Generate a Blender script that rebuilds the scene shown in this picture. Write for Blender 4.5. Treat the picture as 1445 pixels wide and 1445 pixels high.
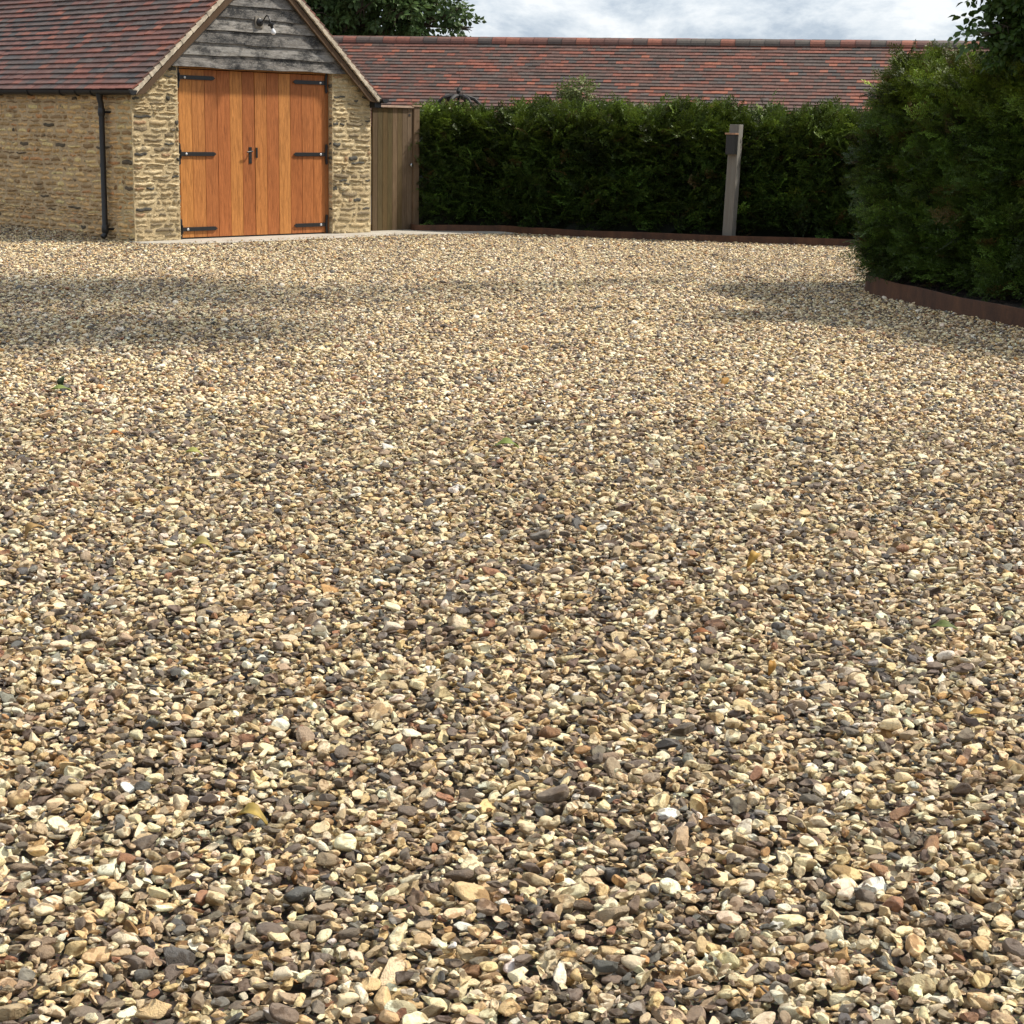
import bpy, bmesh, math, random
import numpy as np
from mathutils import Vector, Matrix, noise as mnoise

for o in list(bpy.data.objects): bpy.data.objects.remove(o)
C = bpy.context.scene.collection
SC = bpy.context.scene
rng = np.random.default_rng(11); random.seed(11)
R = math.radians

# ---------------------------------------------------------------- camera
EYE = Vector((0, 0, 1.42)); PITCH = 0.2222; ROLL = 0.0206
cd = bpy.data.cameras.new('camera'); cam = bpy.data.objects.new('camera', cd); C.objects.link(cam)
fw = Vector((0, math.cos(PITCH), -math.sin(PITCH))); rt = Vector((1, 0, 0)); up = rt.cross(fw)
rt2 = rt*math.cos(ROLL)+up*math.sin(ROLL); up2 = -rt*math.sin(ROLL)+up*math.cos(ROLL)
M = Matrix((rt2, up2, -fw)).transposed().to_4x4(); M.translation = EYE
cam.matrix_world = M
cd.sensor_width = 36; cd.lens = 36*2401.6/1445; cd.clip_start = .1; cd.clip_end = 3000
SC.camera = cam

# ---------------------------------------------------------------- light
SUN_EL = R(51); SUN_DIR = Vector((.97, .24, 0)).normalized()
to_sun = Vector((SUN_DIR.x*math.cos(SUN_EL), SUN_DIR.y*math.cos(SUN_EL), math.sin(SUN_EL)))
sd = bpy.data.lights.new('sun', 'SUN'); sd.energy = 4.1; sd.angle = R(4.5); sd.color = (1, .93, .82)
so = bpy.data.objects.new('sun', sd); C.objects.link(so); so.rotation_euler = to_sun.to_track_quat('Z', 'Y').to_euler()
so.location = (20, 5, 30)

world = bpy.data.worlds.new('World'); SC.world = world; world.use_nodes = True
nt = world.node_tree; nt.nodes.clear()
def N(t, **k):
    n = nt.nodes.new(t)
    for a, b in k.items(): setattr(n, a, b)
    return n
L = lambda a, b: nt.links.new(a, b)
out = N('ShaderNodeOutputWorld'); bg = N('ShaderNodeBackground'); L(bg.outputs[0], out.inputs[0])
sky = N('ShaderNodeTexSky', sky_type='NISHITA', sun_disc=False, sun_elevation=SUN_EL, sun_rotation=math.atan2(SUN_DIR.x, SUN_DIR.y))
tc = N('ShaderNodeTexCoord'); mp = N('ShaderNodeMapping'); mp.inputs['Scale'].default_value = (11.0, 11.0, 25.0)
L(tc.outputs['Generated'], mp.inputs[0])
n1 = N('ShaderNodeTexNoise'); n1.inputs['Scale'].default_value = 1.1; n1.inputs['Detail'].default_value = 9; n1.inputs['Roughness'].default_value = .63; n1.inputs['Distortion'].default_value = .15
L(mp.outputs[0], n1.inputs['Vector'])
cr = N('ShaderNodeValToRGB'); cr.color_ramp.elements[0].position = .41; cr.color_ramp.elements[1].position = .60
cr.color_ramp.elements[0].color = (4.9, 5.8, 7.0, 1); cr.color_ramp.elements[1].color = (10.2, 10.5, 10.8, 1)
e = cr.color_ramp.elements.new(.5); e.color = (7.6, 8.3, 9.1, 1)
L(n1.outputs[0], cr.inputs[0])
mx = N('ShaderNodeMix', data_type='RGBA'); mx.inputs[0].default_value = .86
L(sky.outputs[0], mx.inputs[6]); L(cr.outputs[0], mx.inputs[7]); L(mx.outputs[2], bg.inputs[0]); bg.inputs[1].default_value = .078
SC.view_settings.view_transform = 'Standard'; SC.view_settings.look = 'None'
SC.view_settings.exposure = 0.42; SC.view_settings.gamma = 1
SC.cycles.max_bounces = 6

# ---------------------------------------------------------------- helpers
def tag(o, label=None, cat=None, group=None, kind=None):
    for k, v in (('label', label), ('category', cat), ('group', group), ('kind', kind)):
        if v: o[k] = v
    return o
def empty(name, loc=(0, 0, 0), **k):
    o = bpy.data.objects.new(name, None); C.objects.link(o); o.location = loc; o.empty_display_size = .1
    bpy.context.view_layer.update(); return tag(o, **k)
def link(name, me, mat, parent=None):
    o = bpy.data.objects.new(name, me); C.objects.link(o)
    if mat: me.materials.append(mat)
    if parent:
        o.parent = parent
        if parent.type == 'EMPTY': o.matrix_parent_inverse = Matrix.Translation(parent.location).inverted()     # geometry is written in world coordinates
    return o
def mesh_np(name, V, F, cols=None, smooth=False, per_vert_cols=False):
    """V (n,3); F list of arrays of shape (m,k)"""
    me = bpy.data.meshes.new(name); V = np.asarray(V, np.float32)
    if not isinstance(F, list): F = [F]
    F = [f for f in F if len(f)]
    me.vertices.add(len(V)); me.vertices.foreach_set('co', V.ravel())
    nl = sum(f.size for f in F); npoly = sum(len(f) for f in F)
    me.loops.add(nl); me.polygons.add(npoly)
    me.loops.foreach_set('vertex_index', np.concatenate([f.ravel() for f in F]).astype(np.int32))
    tot = np.concatenate([np.full(len(f), f.shape[1]) for f in F]).astype(np.int32)
    st = np.concatenate([[0], np.cumsum(tot)[:-1]]).astype(np.int32)
    me.polygons.foreach_set('loop_start', st); me.polygons.foreach_set('loop_total', tot)
    me.polygons.foreach_set('use_smooth', np.full(npoly, smooth, bool))
    if cols is not None:
        a = me.attributes.new('scol', 'FLOAT_COLOR', 'POINT')
        c = np.ones((len(V), 4), np.float32); c[:, :3] = cols; a.data.foreach_set('color', c.ravel())
    me.update(); me.validate(); return me
class MB:
    """collects boxes, prisms and tubes into one mesh"""
    def __init__(s): s.v = []; s.f = []; s.c = []; s.col = None
    def add(s, vs, fs, col=None):
        b = len(s.v); s.v += [tuple(x) for x in vs]; s.f += [[b+i for i in f] for f in fs]
        s.c += [col or (1, 1, 1)]*len(vs)
    def box(s, o, ax, ay, az, col=None):
        o, ax, ay, az = map(Vector, (o, ax, ay, az))
        vs = [o, o+ax, o+ax+ay, o+ay, o+az, o+ax+az, o+ax+ay+az, o+ay+az]
        s.add(vs, [[0, 3, 2, 1], [4, 5, 6, 7], [0, 1, 5, 4], [1, 2, 6, 5], [2, 3, 7, 6], [3, 0, 4, 7]], col)
    def prism(s, poly, ext, col=None):
        poly = [Vector(p) for p in poly]; ext = Vector(ext); n = len(poly)
        s.add(poly+[p+ext for p in poly], [list(range(n))[::-1], list(range(n, 2*n))]+[[i, (i+1) % n, n+(i+1) % n, n+i] for i in range(n)], col)
    def tube(s, pts, r, seg=10, caps=True, col=None):
        pts = [Vector(p) for p in pts]; n = len(pts)
        rs = r if isinstance(r, (list, tuple)) else [r]*n
        vs = []
        for i, p in enumerate(pts):
            t = (pts[min(i+1, n-1)]-pts[max(i-1, 0)]).normalized()
            a = t.orthogonal() if i == 0 else (pa - t*pa.dot(t))
            a.normalize(); pa = a; b = t.cross(a)
            for k in range(seg):
                q = 2*math.pi*k/seg; vs.append(p+(a*math.cos(q)+b*math.sin(q))*rs[i])
        fs = [[i*seg+k, i*seg+(k+1) % seg, (i+1)*seg+(k+1) % seg, (i+1)*seg+k] for i in range(n-1) for k in range(seg)]
        if caps: fs += [list(range(seg))[::-1], list(range((n-1)*seg, n*seg))]
        s.add(vs, fs, col)
    def build(s, name, mat, parent=None, bevel=0, smooth=False, cols=False):
        me = bpy.data.meshes.new(name); me.from_pydata(s.v, [], s.f)
        if cols:
            a = me.attributes.new('scol', 'FLOAT_COLOR', 'POINT')
            a.data.foreach_set('color', np.c_[np.array(s.c, np.float32), np.ones(len(s.c), np.float32)].ravel())
        if bevel:
            bm = bmesh.new(); bm.from_mesh(me)
            bmesh.ops.recalc_face_normals(bm, faces=bm.faces)
            bmesh.ops.bevel(bm, geom=[e for e in bm.edges if e.calc_face_angle(0) > .5], offset=bevel, segments=2, affect='EDGES', profile=.6)
            bm.to_mesh(me); bm.free()
        else:
            bm = bmesh.new(); bm.from_mesh(me); bmesh.ops.recalc_face_normals(bm, faces=bm.faces); bm.to_mesh(me); bm.free()
        if smooth:
            me.polygons.foreach_set('use_smooth', np.ones(len(me.polygons), bool))
            if hasattr(me, 'set_sharp_from_angle'): me.set_sharp_from_angle(angle=R(40))
        return link(name, me, mat, parent)

def newmat(name):
    m = bpy.data.materials.new(name); m.use_nodes = True
    global nt; nt = m.node_tree; p = nt.nodes['Principled BSDF']; return m, p
def ramp(src, stops):
    n = N('ShaderNodeValToRGB'); el = n.color_ramp.elements
    el[0].position, el[0].color = stops[0][0], (*stops[0][1], 1)
    el[1].position, el[1].color = stops[-1][0], (*stops[-1][1], 1)
    for p, c in stops[1:-1]: k = el.new(p); k.color = (*c, 1)
    L(src, n.inputs[0]); return n.outputs[0]
def nz(scale, detail=4, rough=.55, vec=None, coord='Object', mapscale=None, dist=0, kind='ShaderNodeTexNoise'):
    n = N(kind); n.inputs['Scale'].default_value = scale
    if kind == 'ShaderNodeTexNoise':
        n.inputs['Detail'].default_value = detail; n.inputs['Roughness'].default_value = rough; n.inputs['Distortion'].default_value = dist
    if vec is None:
        t = N('ShaderNodeTexCoord'); vec = t.outputs[coord]
    if mapscale:
        m_ = N('ShaderNodeMapping'); m_.inputs['Scale'].default_value = mapscale; L(vec, m_.inputs[0]); vec = m_.outputs[0]
    L(vec, n.inputs['Vector']); return n
def mixc(f, a, b, mode='MIX'):
    n = N('ShaderNodeMix', data_type='RGBA', blend_type=mode)
    for s_, v in ((n.inputs[0], f), (n.inputs[6], a), (n.inputs[7], b)):
        if hasattr(v, 'is_linked') or isinstance(v, bpy.types.NodeSocket): L(v, s_)
        else: s_.default_value = v if not isinstance(v, tuple) else (*v, 1)
    return n.outputs[2]
def bump(p, h, strength=.5, dist=.01):
    b = N('ShaderNodeBump'); b.inputs['Strength'].default_value = strength; b.inputs['Distance'].default_value = dist
    L(h, b.inputs['Height']); L(b.outputs[0], p.inputs['Normal'])
def attr(name='scol', typ='GEOMETRY'):
    a = N('ShaderNodeAttribute'); a.attribute_name = name; a.attribute_type = typ; return a

# ---------------------------------------------------------------- materials
def simple(name, c, rough=.5, metal=0, var=.25, scale=30, bmp=0):
    m, p = newmat(name); n = nz(scale)
    L(mixc(1.0, c, ramp(n.outputs[0], [(.3, (1-var,)*3), (.7, (1+var,)*3)]), 'MULTIPLY'), p.inputs['Base Color'])
    p.inputs['Roughness'].default_value = rough; p.inputs['Metallic'].default_value = metal
    if bmp: bump(p, n.outputs[0], bmp, .004)
    return m
M_black = simple('black_metal', (.012, .012, .013), .42, 0, .3, 60, .2)
M_bolt = simple('bright_steel', (.75, .75, .75), .3, .6)
M_bulb = simple('bulb_glass', (.8, .82, .85), .1, 0, .05)
M_steel = simple('gate_steel', (.6, .6, .6), .25, 1)

def stone_inst_mat(name, typ):
    m, p = newmat(name)
    a = attr('scol', typ)
    t = N('ShaderNodeTexCoord')
    vm = N('ShaderNodeVectorMath', operation='MULTIPLY_ADD'); L(a.outputs['Color'], vm.inputs[0]); vm.inputs[1].default_value = (91.7, 53.3, 77.1); L(t.outputs['Object'], vm.inputs[2])
    if typ == 'INSTANCER':
        s1, s2, s3 = 1.6, 5.5, 24
    else:
        s1, s2, s3 = 60, 190, 800
    a1 = nz(s1, 3, .5, vm.outputs[0], dist=.4); a2 = nz(s2, 5, .65, vm.outputs[0]); a3 = nz(s3, 3, .6, vm.outputs[0])
    # cream rind with darker flint showing through where the rind is worn
    dark = ramp(a1.outputs[0], [(.53, (1, 1, 1)), (.585, (.50, .43, .36))])
    c = mixc(1.0, a.outputs['Color'], dark, 'MULTIPLY')
    c = mixc(1.0, c, ramp(a2.outputs[0], [(.28, (.58, .52, .46)), (.5, (1, 1, 1)), (.75, (1.14, 1.12, 1.06))]), 'MULTIPLY')
    L(c, p.inputs['Base Color'])
    L(ramp(a2.outputs[0], [(.3, (.36,)*3), (.7, (.72,)*3)]), p.inputs['Roughness'])
    p.inputs['Specular IOR Level'].default_value = .45
    if typ == 'INSTANCER':
        hgt = N('ShaderNodeMath', operation='ADD'); L(a2.outputs[0], hgt.inputs[0]); L(a3.outputs[0], hgt.inputs[1])
        bump(p, hgt.outputs[0], .45, .06)
    return m
M_peb = stone_inst_mat('flint_near', 'INSTANCER'); M_peb_far = stone_inst_mat('flint_far', 'GEOMETRY')

m, p = newmat('grit'); n = nz(60, 8, .7); n2 = nz(260, kind='ShaderNodeTexVoronoi')
L(mixc(.5, ramp(n.outputs[0], [(.3, (.05, .042, .034)), (.55, (.16, .13, .095)), (.75, (.32, .26, .18))]), n2.outputs['Color'], 'MULTIPLY'), p.inputs['Base Color'])
p.inputs['Roughness'].default_value = .9; bump(p, n.outputs[0], 1, .02); M_ground = m

m, p = newmat('rubble_stone'); a = attr(); n = nz(16, 6, .62); n2 = nz(70, 5, .7); n3 = nz(7, 5, .6, mapscale=(1, 1, 1.6))
c = mixc(1.0, a.outputs['Color'], ramp(n.outputs[0], [(.28, (.62, .57, .5)), (.5, (1, 1, 1)), (.75, (1.18, 1.14, 1.05))]), 'MULTIPLY')
c = mixc(ramp(n3.outputs[0], [(.58, (0, 0, 0)), (.66, (.7,)*3)]), c, (.13, .12, .095))
c = mixc(1.0, c, ramp(n2.outputs[0], [(.3, (.72,)*3), (.6, (1.08,)*3)]), 'MULTIPLY')
L(c, p.inputs['Base Color']); p.inputs['Roughness'].default_value = .92
h = N('ShaderNodeMath', operation='ADD'); L(n.outputs[0], h.inputs[0]); L(n2.outputs[0], h.inputs[1]); bump(p, h.outputs[0], .9, .02); M_rubble = m

m, p = newmat('lime_mortar'); n = nz(9, 8, .7); n2 = nz(60, 6, .7)
L(mixc(1.0, ramp(n.outputs[0], [(.3, (.46, .34, .18)), (.6, (.70, .56, .33))]), ramp(n2.outputs[0], [(.3, (.65,)*3), (.65, (1.1,)*3)]), 'MULTIPLY'), p.inputs['Base Color'])
p.inputs['Roughness'].default_value = .95; bump(p, n2.outputs[0], 1, .02); M_mortar = m

m, p = newmat('shade_side_mortar'); n = nz(9, 8, .7); n2 = nz(60, 6, .7)  # the gable's mortar again, reddened against blue skylight on the shaded side wall
L(mixc(1.0, ramp(n.outputs[0], [(.3, (.44, .31, .17)), (.6, (.72, .53, .31))]), ramp(n2.outputs[0], [(.3, (.65,)*3), (.65, (1.1,)*3)]), 'MULTIPLY'), p.inputs['Base Color'])
p.inputs['Roughness'].default_value = .95; bump(p, n2.outputs[0], 1, .02); M_mortar_shade = m
m, p = newmat('clay_tile'); a = attr(); n = nz(14, 6, .65); n2 = nz(160, 4, .7)
c = mixc(1.0, a.outputs['Color'], ramp(n.outputs[0], [(.3, (.76, .75, .75)), (.6, (1.1, 1.04, 1))]), 'MULTIPLY')
c = mixc(1.0, c, ramp(n2.outputs[0], [(.3, (.8,)*3), (.7, (1.15,)*3)]), 'MULTIPLY')
L(c, p.inputs['Base Color']); p.inputs['Roughness'].default_value = .6; bump(p, n2.outputs[0], .5, .004); M_tile = m

def wood(name, grain=(14, 14, 1.2), lo=.72, hi=1.12, rough=.55, knots=True, weather=None, sp=.3):
    m, p = newmat(name); a = attr()
    t = N('ShaderNodeTexCoord'); vm = N('ShaderNodeVectorMath', operation='MULTIPLY_ADD'); L(a.outputs['Color'], vm.inputs[0]); vm.inputs[1].default_value = (31.7, 43.3, 17.1); L(t.outputs['Object'], vm.inputs[2])
    n = nz(3, 5, .6, vm.outputs[0], mapscale=grain, dist=1.2); n2 = nz(14, 4, .7, vm.outputs[0], mapscale=grain)
    c = mixc(1.0, a.outputs['Color'], ramp(n.outputs[0], [(.3, (lo, lo*.93, lo*.85)), (.6, (hi,)*3)]), 'MULTIPLY')
    c = mixc(1.0, c, ramp(n2.outputs[0], [(.3, (.82, .78, .72)), (.6, (1.06,)*3)]), 'MULTIPLY')
    if weather:
        w = nz(2.6, 8, .72, vm.outputs[0], mapscale=(1.3, 1.3, 3.2))
        c = mixc(ramp(w.outputs[0], weather[0]), c, weather[1])
        w2 = nz(34, 5, .8, vm.outputs[0], mapscale=(1, 1, 2.2))
        c = mixc(ramp(w2.outputs[0], [(.52, (0, 0, 0)), (.68, (.6,)*3)]), c, weather[2])
    L(c, p.inputs['Base Color']); p.inputs['Roughness'].default_value = rough; p.inputs['Specular IOR Level'].default_value = sp
    bump(p, n2.outputs[0], .4, .004); return m
M_oak = wood('new_oak', lo=.62)
M_board = wood('weathered_elm', grain=(1.6, 1.6, 16), rough=.9, lo=.6, weather=([(.44, (0, 0, 0)), (.58, (.92,)*3)], (.028, .029, .031), (.42, .39, .34)), sp=.15)
M_gate = wood('treated_pine', grain=(16, 16, 1.0), rough=.85, lo=.7)
M_post = wood('grey_oak', grain=(20, 20, .5), rough=.9, lo=.86)

m, p = newmat('concrete'); n = nz(3, 8, .7); n2 = nz(60, 6, .7)
L(mixc(1.0, ramp(n.outputs[0], [(.3, (.34, .31, .26)), (.65, (.52, .48, .41))]), ramp(n2.outputs[0], [(.3, (.8,)*3), (.6, (1.06,)*3)]), 'MULTIPLY'), p.inputs['Base Color'])
p.inputs['Roughness'].default_value = .9; bump(p, n2.outputs[0], .6, .006); M_conc = m

m, p = newmat('rusted_steel'); n = nz(5, 8, .75, mapscale=(1, 1, .4)); n2 = nz(90, 5, .7)
L(mixc(1.0, ramp(n.outputs[0], [(.3, (.040, .018, .010)), (.5, (.085, .036, .017)), (.7, (.14, .060, .026))]), ramp(n2.outputs[0], [(.3, (.75,)*3), (.6, (1.1,)*3)]), 'MULTIPLY'), p.inputs['Base Color'])
p.inputs['Roughness'].default_value = .8; bump(p, n2.outputs[0], .4, .003); M_rust = m

m, p = newmat('soil'); n = nz(14, 9, .75)
L(ramp(n.outputs[0], [(.3, (.012, .009, .007)), (.55, (.03, .022, .016)), (.75, (.075, .055, .04))]), p.inputs['Base Color'])
p.inputs['Roughness'].default_value = 1; bump(p, n.outputs[0], 1, .04); M_soil = m
M_chip = simple('bark_chip', (.06, .042, .03), .9, 0, .7, 12)
M_bark = simple('bark', (.10, .075, .055), .95, 0, .5, 9, .8)
M_verge = simple('verge_mortar', (.50, .43, .33), .95, 0, .45, 14, .8)
M_wire = simple('iron', (.02, .018, .017), .7)
M_copper = simple('copper_lid', (.32, .18, .11), .5, .2, .3)

def leafmat(name, trans=.25, rough=.5):
    m, p = newmat(name); a = attr()
    n = nz(30, 3)
    c = mixc(1.0, a.outputs['Color'], ramp(n.outputs[0], [(.3, (.8,)*3), (.7, (1.15,)*3)]), 'MULTIPLY')
    L(c, p.inputs['Base Color']); p.inputs['Roughness'].default_value = rough; p.inputs['Specular IOR Level'].default_value = .3
    o_ = nt.nodes['Material Output']; t = N('ShaderNodeBsdfTranslucent'); L(c, t.inputs[0]); s = N('ShaderNodeMixShader'); s.inputs[0].default_value = trans
    L(p.outputs[0], s.inputs[1]); L(t.outputs[0], s.inputs[2]); L(s.outputs[0], o_.inputs[0]); return m
M_yew = leafmat('yew_needles', .18, .5); M_leaf = leafmat('broad_leaves', .3, .45); M_fallen = leafmat('fallen_leaf', .2, .6)

# ---------------------------------------------------------------- layout
u = Vector((.68244, .73094, 0)).normalized(); w = Vector((-u.y, u.x, 0)); Z = Vector((0, 0, 1)); CO = Vector((-4.5074, 20.2629, 0))
def G(a, z, off=0): return CO+u*a+Z*z-w*off            # on the gable wall; off = towards the drive
def W(b, z, off=0): return CO+w*b+Z*z-u*off            # on the side wall
far_edge = [(-1.47, 23.78), (-1.36, 23.58), (-.75, 23.66), (-.3, 23.78), (.1, 23.52), (.47, 23.26), (1.22, 22.92), (2.52, 22.62), (4.12, 22.26), (6.0, 21.9), (9, 21.4)]
near_edge = [(6.2, 9.6), (4.75, 11.0), (4.25, 11.95), (3.86, 12.94), (3.62, 13.8), (3.43, 14.7), (3.31, 15.4), (3.27, 15.85), (3.30, 16.15), (3.45, 16.5), (3.8, 16.85), (4.5, 17.2), (6.5, 17.8)]
def smooth_path(P, n=6):
    P = [Vector((*p, 0)) for p in P]; o = []
    for i in range(len(P)-1):
        a, b, c, d = P[max(i-1, 0)], P[i], P[i+1], P[min(i+2, len(P)-1)]
        for k in range(n):
            t = k/n; o.append(.5*((2*b)+(c-a)*t+(2*a-5*b+4*c-d)*t*t+(3*b-a-3*c+d)*t**3))
    o.append(P[-1]); return o
def ground_z(x, y):
    """gentle swell of the drive, and the bank of gravel against the side wall"""
    x = np.asarray(x, float); y = np.asarray(y, float)
    z = .012*np.sin(x*1.1+.6)*np.cos(y*.8)+.006*np.sin(x*2.7+y*2.1)
    near = np.clip((y-2)/4, 0, 1); z = z*near*np.clip((19.5-y)/3, 0, 1)
    b = (x-CO.x)*w.x+(y-CO.y)*w.y; a = (x-CO.x)*u.x+(y-CO.y)*u.y
    return z+.05*np.clip((b-.45)/.9, 0, 1)*np.exp(-np.clip(-a, 0, 9)**2/.7)

# ---------------------------------------------------------------- setting
xs = np.concatenate([np.linspace(-1500, -14, 12), np.linspace(-12, 14, 79), np.linspace(16, 1500, 12)])
ys = np.concatenate([np.linspace(-1500, -6, 12), np.linspace(-4, 30, 103), np.linspace(34, 1500, 12)])
X, Y = np.meshgrid(xs, ys); Zg = ground_z(X, Y)-.03
V = np.c_[X.ravel(), Y.ravel(), Zg.ravel()]; nx = len(xs)
ii = (np.arange(len(ys)-1)[:, None]*nx+np.arange(nx-1)[None]).ravel()
tag(link('ground', mesh_np('ground', V, np.c_[ii, ii+1, ii+nx+1, ii+nx], smooth=True), M_ground), kind='structure')

apron = [G(-.03, 0, -.1), G(-.03, 0, .20), G(.35, 0, .50), G(.9, 0, .60), G(1.75, 0, .60), G(2.9, 0, .56), G(3.9, 0, .55), Vector((-.80, 23.12, 0)), Vector((-.05, 23.50, 0)), Vector((-.3, 23.95, 0)), G(4.6, 0, -.3), G(3.7, 0, -.3)]
mb = MB(); mb.prism([Vector((q.x, q.y, -.12)) for q in apron], (0, 0, .137)); tag(mb.build('concrete_apron', M_conc, bevel=.008), kind='structure')
apron_xy = np.array([(q.x, q.y) for q in apron])
def inside(px, py, poly):
    r = np.zeros(len(px), bool); n = len(poly)
    for i in range(n):
        x1, y1 = poly[i]; x2, y2 = poly[(i+1) % n]
        c = ((y1 > py) != (y2 > py)); xi = (x2-x1)*(py-y1)/((y2-y1) if y2 != y1 else 1e-9)+x1
        r ^= c & (px < xi)
    return r

def strip(path, z0, z1, thick):
    P = smooth_path(path); n = len(P); mb = MB(); vs = []
    for i, q in enumerate(P):
        t = (P[min(i+1, n-1)]-P[max(i-1, 0)]).normalized(); s = Vector((-t.y, t.x, 0))*thick/2
        jz = .004*math.sin(i*.7)
        vs += [q+s+Z*z0, q-s+Z*z0, q-s+Z*(z1+jz), q+s+Z*(z1+jz)]
    fs = [[0, 1, 2, 3], [4*n-4, 4*n-1, 4*n-2, 4*n-3]]
    for i in range(n-1):
        for k in range(4): fs.append([4*i+k, 4*i+(k+1) % 4, 4*i+4+(k+1) % 4, 4*i+4+k])
    mb.add(vs, fs); return mb
tag(strip(far_edge, -.05, .098, .02).build('garden_edging', M_rust, bevel=.003), 'long low rusty edging along the foot of the far hedge', 'edging')
tag(strip(near_edge, -.05, .152, .02).build('garden_edging', M_rust, bevel=.003), 'curved rusty steel edging round the bed of the near right hedge', 'edging')
def bed(name, poly, z):
    bm = bmesh.new(); vs = [bm.verts.new((q[0], q[1], z)) for q in poly]; f = bm.faces.new(vs)
    bmesh.ops.triangulate(bm, faces=[f]); me = bpy.data.meshes.new(name); 
    for _ in range(4): bmesh.ops.subdivide_edges(bm, edges=[e for e in bm.edges if e.calc_length() > .25], cuts=1, use_grid_fill=False); bmesh.ops.triangulate(bm, faces=bm.faces)
    for v in bm.verts: v.co.z += .025*mnoise.noise(v.co*4)+.012*mnoise.noise(v.co*15)
    bmesh.ops.recalc_face_normals(bm, faces=bm.faces); bm.to_mesh(me); bm.free()
    return tag(link(name, me, M_soil), kind='structure')
pf = [tuple(q.xy) for q in smooth_path(far_edge, 3)]; pn = [tuple(q.xy) for q in smooth_path(near_edge, 3)]
bed('soil', pf+[(9, 26), (-1.2, 26)], .055); bed('soil', pn+[(9, 17.8), (9, 9.6)], .11)
# bark chips lying on the near bed
def chips(n, sampler, z, name, lab):
    V = []; F = []
    for i in range(n):
        x, y = sampler(); s = random.uniform(.012, .04); q = Matrix.Rotation(random.uniform(0, 6.3), 3, 'Z') @ Matrix.Rotation(random.gauss(0, .4), 3, 'X')
        b = len(V)
        for c in ((-1, -.4, 0), (1, -.5, 0), (.8, .4, 0), (-.9, .5, 0), (-1, -.4, .25), (1, -.5, .2), (.8, .4, .25), (-.9, .5, .2)):
            V.append(Vector((x, y, z+random.uniform(0, .012)*0+.012))+q @ (Vector(c)*s*.5))
        F += [[b+4, b+5, b+6, b+7], [b, b+1, b+5, b+4], [b+1, b+2, b+6, b+5], [b+2, b+3, b+7, b+6], [b+3, b, b+4, b+7]]
    me = bpy.data.meshes.new(name); me.from_pydata(V, [], F); return tag(link(name, me, M_chip), lab, kind='stuff')
def samp_near():
    i = random.randrange(8, len(pn)-8); q = pn[i]; r = random.uniform(.03, .9); return q[0]+r*.95+random.uniform(-.05, .05), q[1]+r*.15+random.uniform(-.1, .1)
chips(900, samp_near, .115, 'bark_chips', 'dark bark chips on the soil of the right bed')

# ---------------------------------------------------------------- gravel (uncountable: one object)
def ico(sub):
    bm = bmesh.new(); bmesh.ops.create_icosphere(bm, subdivisions=sub, radius=1)
    V = np.array([v.co[:] for v in bm.verts]); F = np.array([[v.index for v in f.verts] for f in bm.faces]); bm.free(); return V, F
ICO3 = ico(4); ICO1 = ico(2)
def stone_shape(base, seed, b, c, kind):
    r = np.random.default_rng(seed); V = base.copy()
    d = np.sign(V)*np.abs(V)**r.uniform(.72, 1.0, 3); d /= np.abs(d).max(axis=0); V = d
    for k in range({0: 2, 1: 9, 2: 13}[kind]):                     # broken flat faces
        n = r.normal(size=3); n /= np.linalg.norm(n); lim = r.uniform(.36, .82)
        e = V@n-lim; V = V-np.outer(np.clip(e, 0, None)*.93, n)
    for k in range({0: 0, 1: 2, 2: 1}[kind]):                      # shell-shaped scoops
        n = r.normal(size=3); n /= np.linalg.norm(n); q = n*r.uniform(1.1, 1.35); R_ = r.uniform(.55, .8)
        dd = V-q; l = np.linalg.norm(dd, axis=1); m = l < R_; V[m] = q+dd[m]/l[m][:, None]*R_
    f = r.normal(size=(5, 3))*2.2; ph = r.uniform(0, 6, 5); am = r.uniform(.03, .12, 5)*(1 if kind else .5)
    s = 1+sum(am[k]*np.sin(V@f[k]+ph[k]) for k in range(5)); V = V*s[:, None]
    f2 = r.normal(size=(4, 3))*6; V = V*(1+sum(.012*np.sin(V@f2[k]+ph[k]) for k in range(4)))[:, None]
    taper = 1+r.uniform(-.28, .28)*V[:, 0]; V[:, 1] *= taper; V[:, 2] *= 1+r.uniform(-.25, .25)*V[:, 0]
    V[:, 2] += r.uniform(-.2, .2)*V[:, 0]**2
    return V*np.array([.5, .5*b, .5*c])
NK = 48; dims = []; kinds = []
for k in range(NK):
    kinds.append([0, 1, 2, 2, 1, 2][k % 6]); dims.append((random.uniform(.42, .88), random.uniform(.26, .56)))
PAL = np.array([(.84, .68, .42), (.88, .75, .51), (.73, .54, .28), (.88, .79, .61), (.50, .38, .23), (.33, .25, .165), (.185, .15, .115), (.125, .118, .108), (.185, .135, .10), (.33, .17, .09), (.50, .30, .12), (.86, .82, .74), (.26, .24, .205), (.40, .30, .20)])
PW = np.array([20, 17, 12, 8, 8, 8, 10, 4.5, 7, 1.6, 1.6, 1.2, 3, 5]); PW = PW/PW.sum()
def stone_cols(n):
    c = PAL[rng.choice(len(PAL), n, p=PW)]*np.array([.99, .96, .92]); return np.clip(c*rng.uniform(.82, 1.18, (n, 1))*rng.uniform(.95, 1.05, (n, 3)), .02, .9)
TS = 2.4; RES = .004; GN_ = int(TS/RES)
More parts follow.
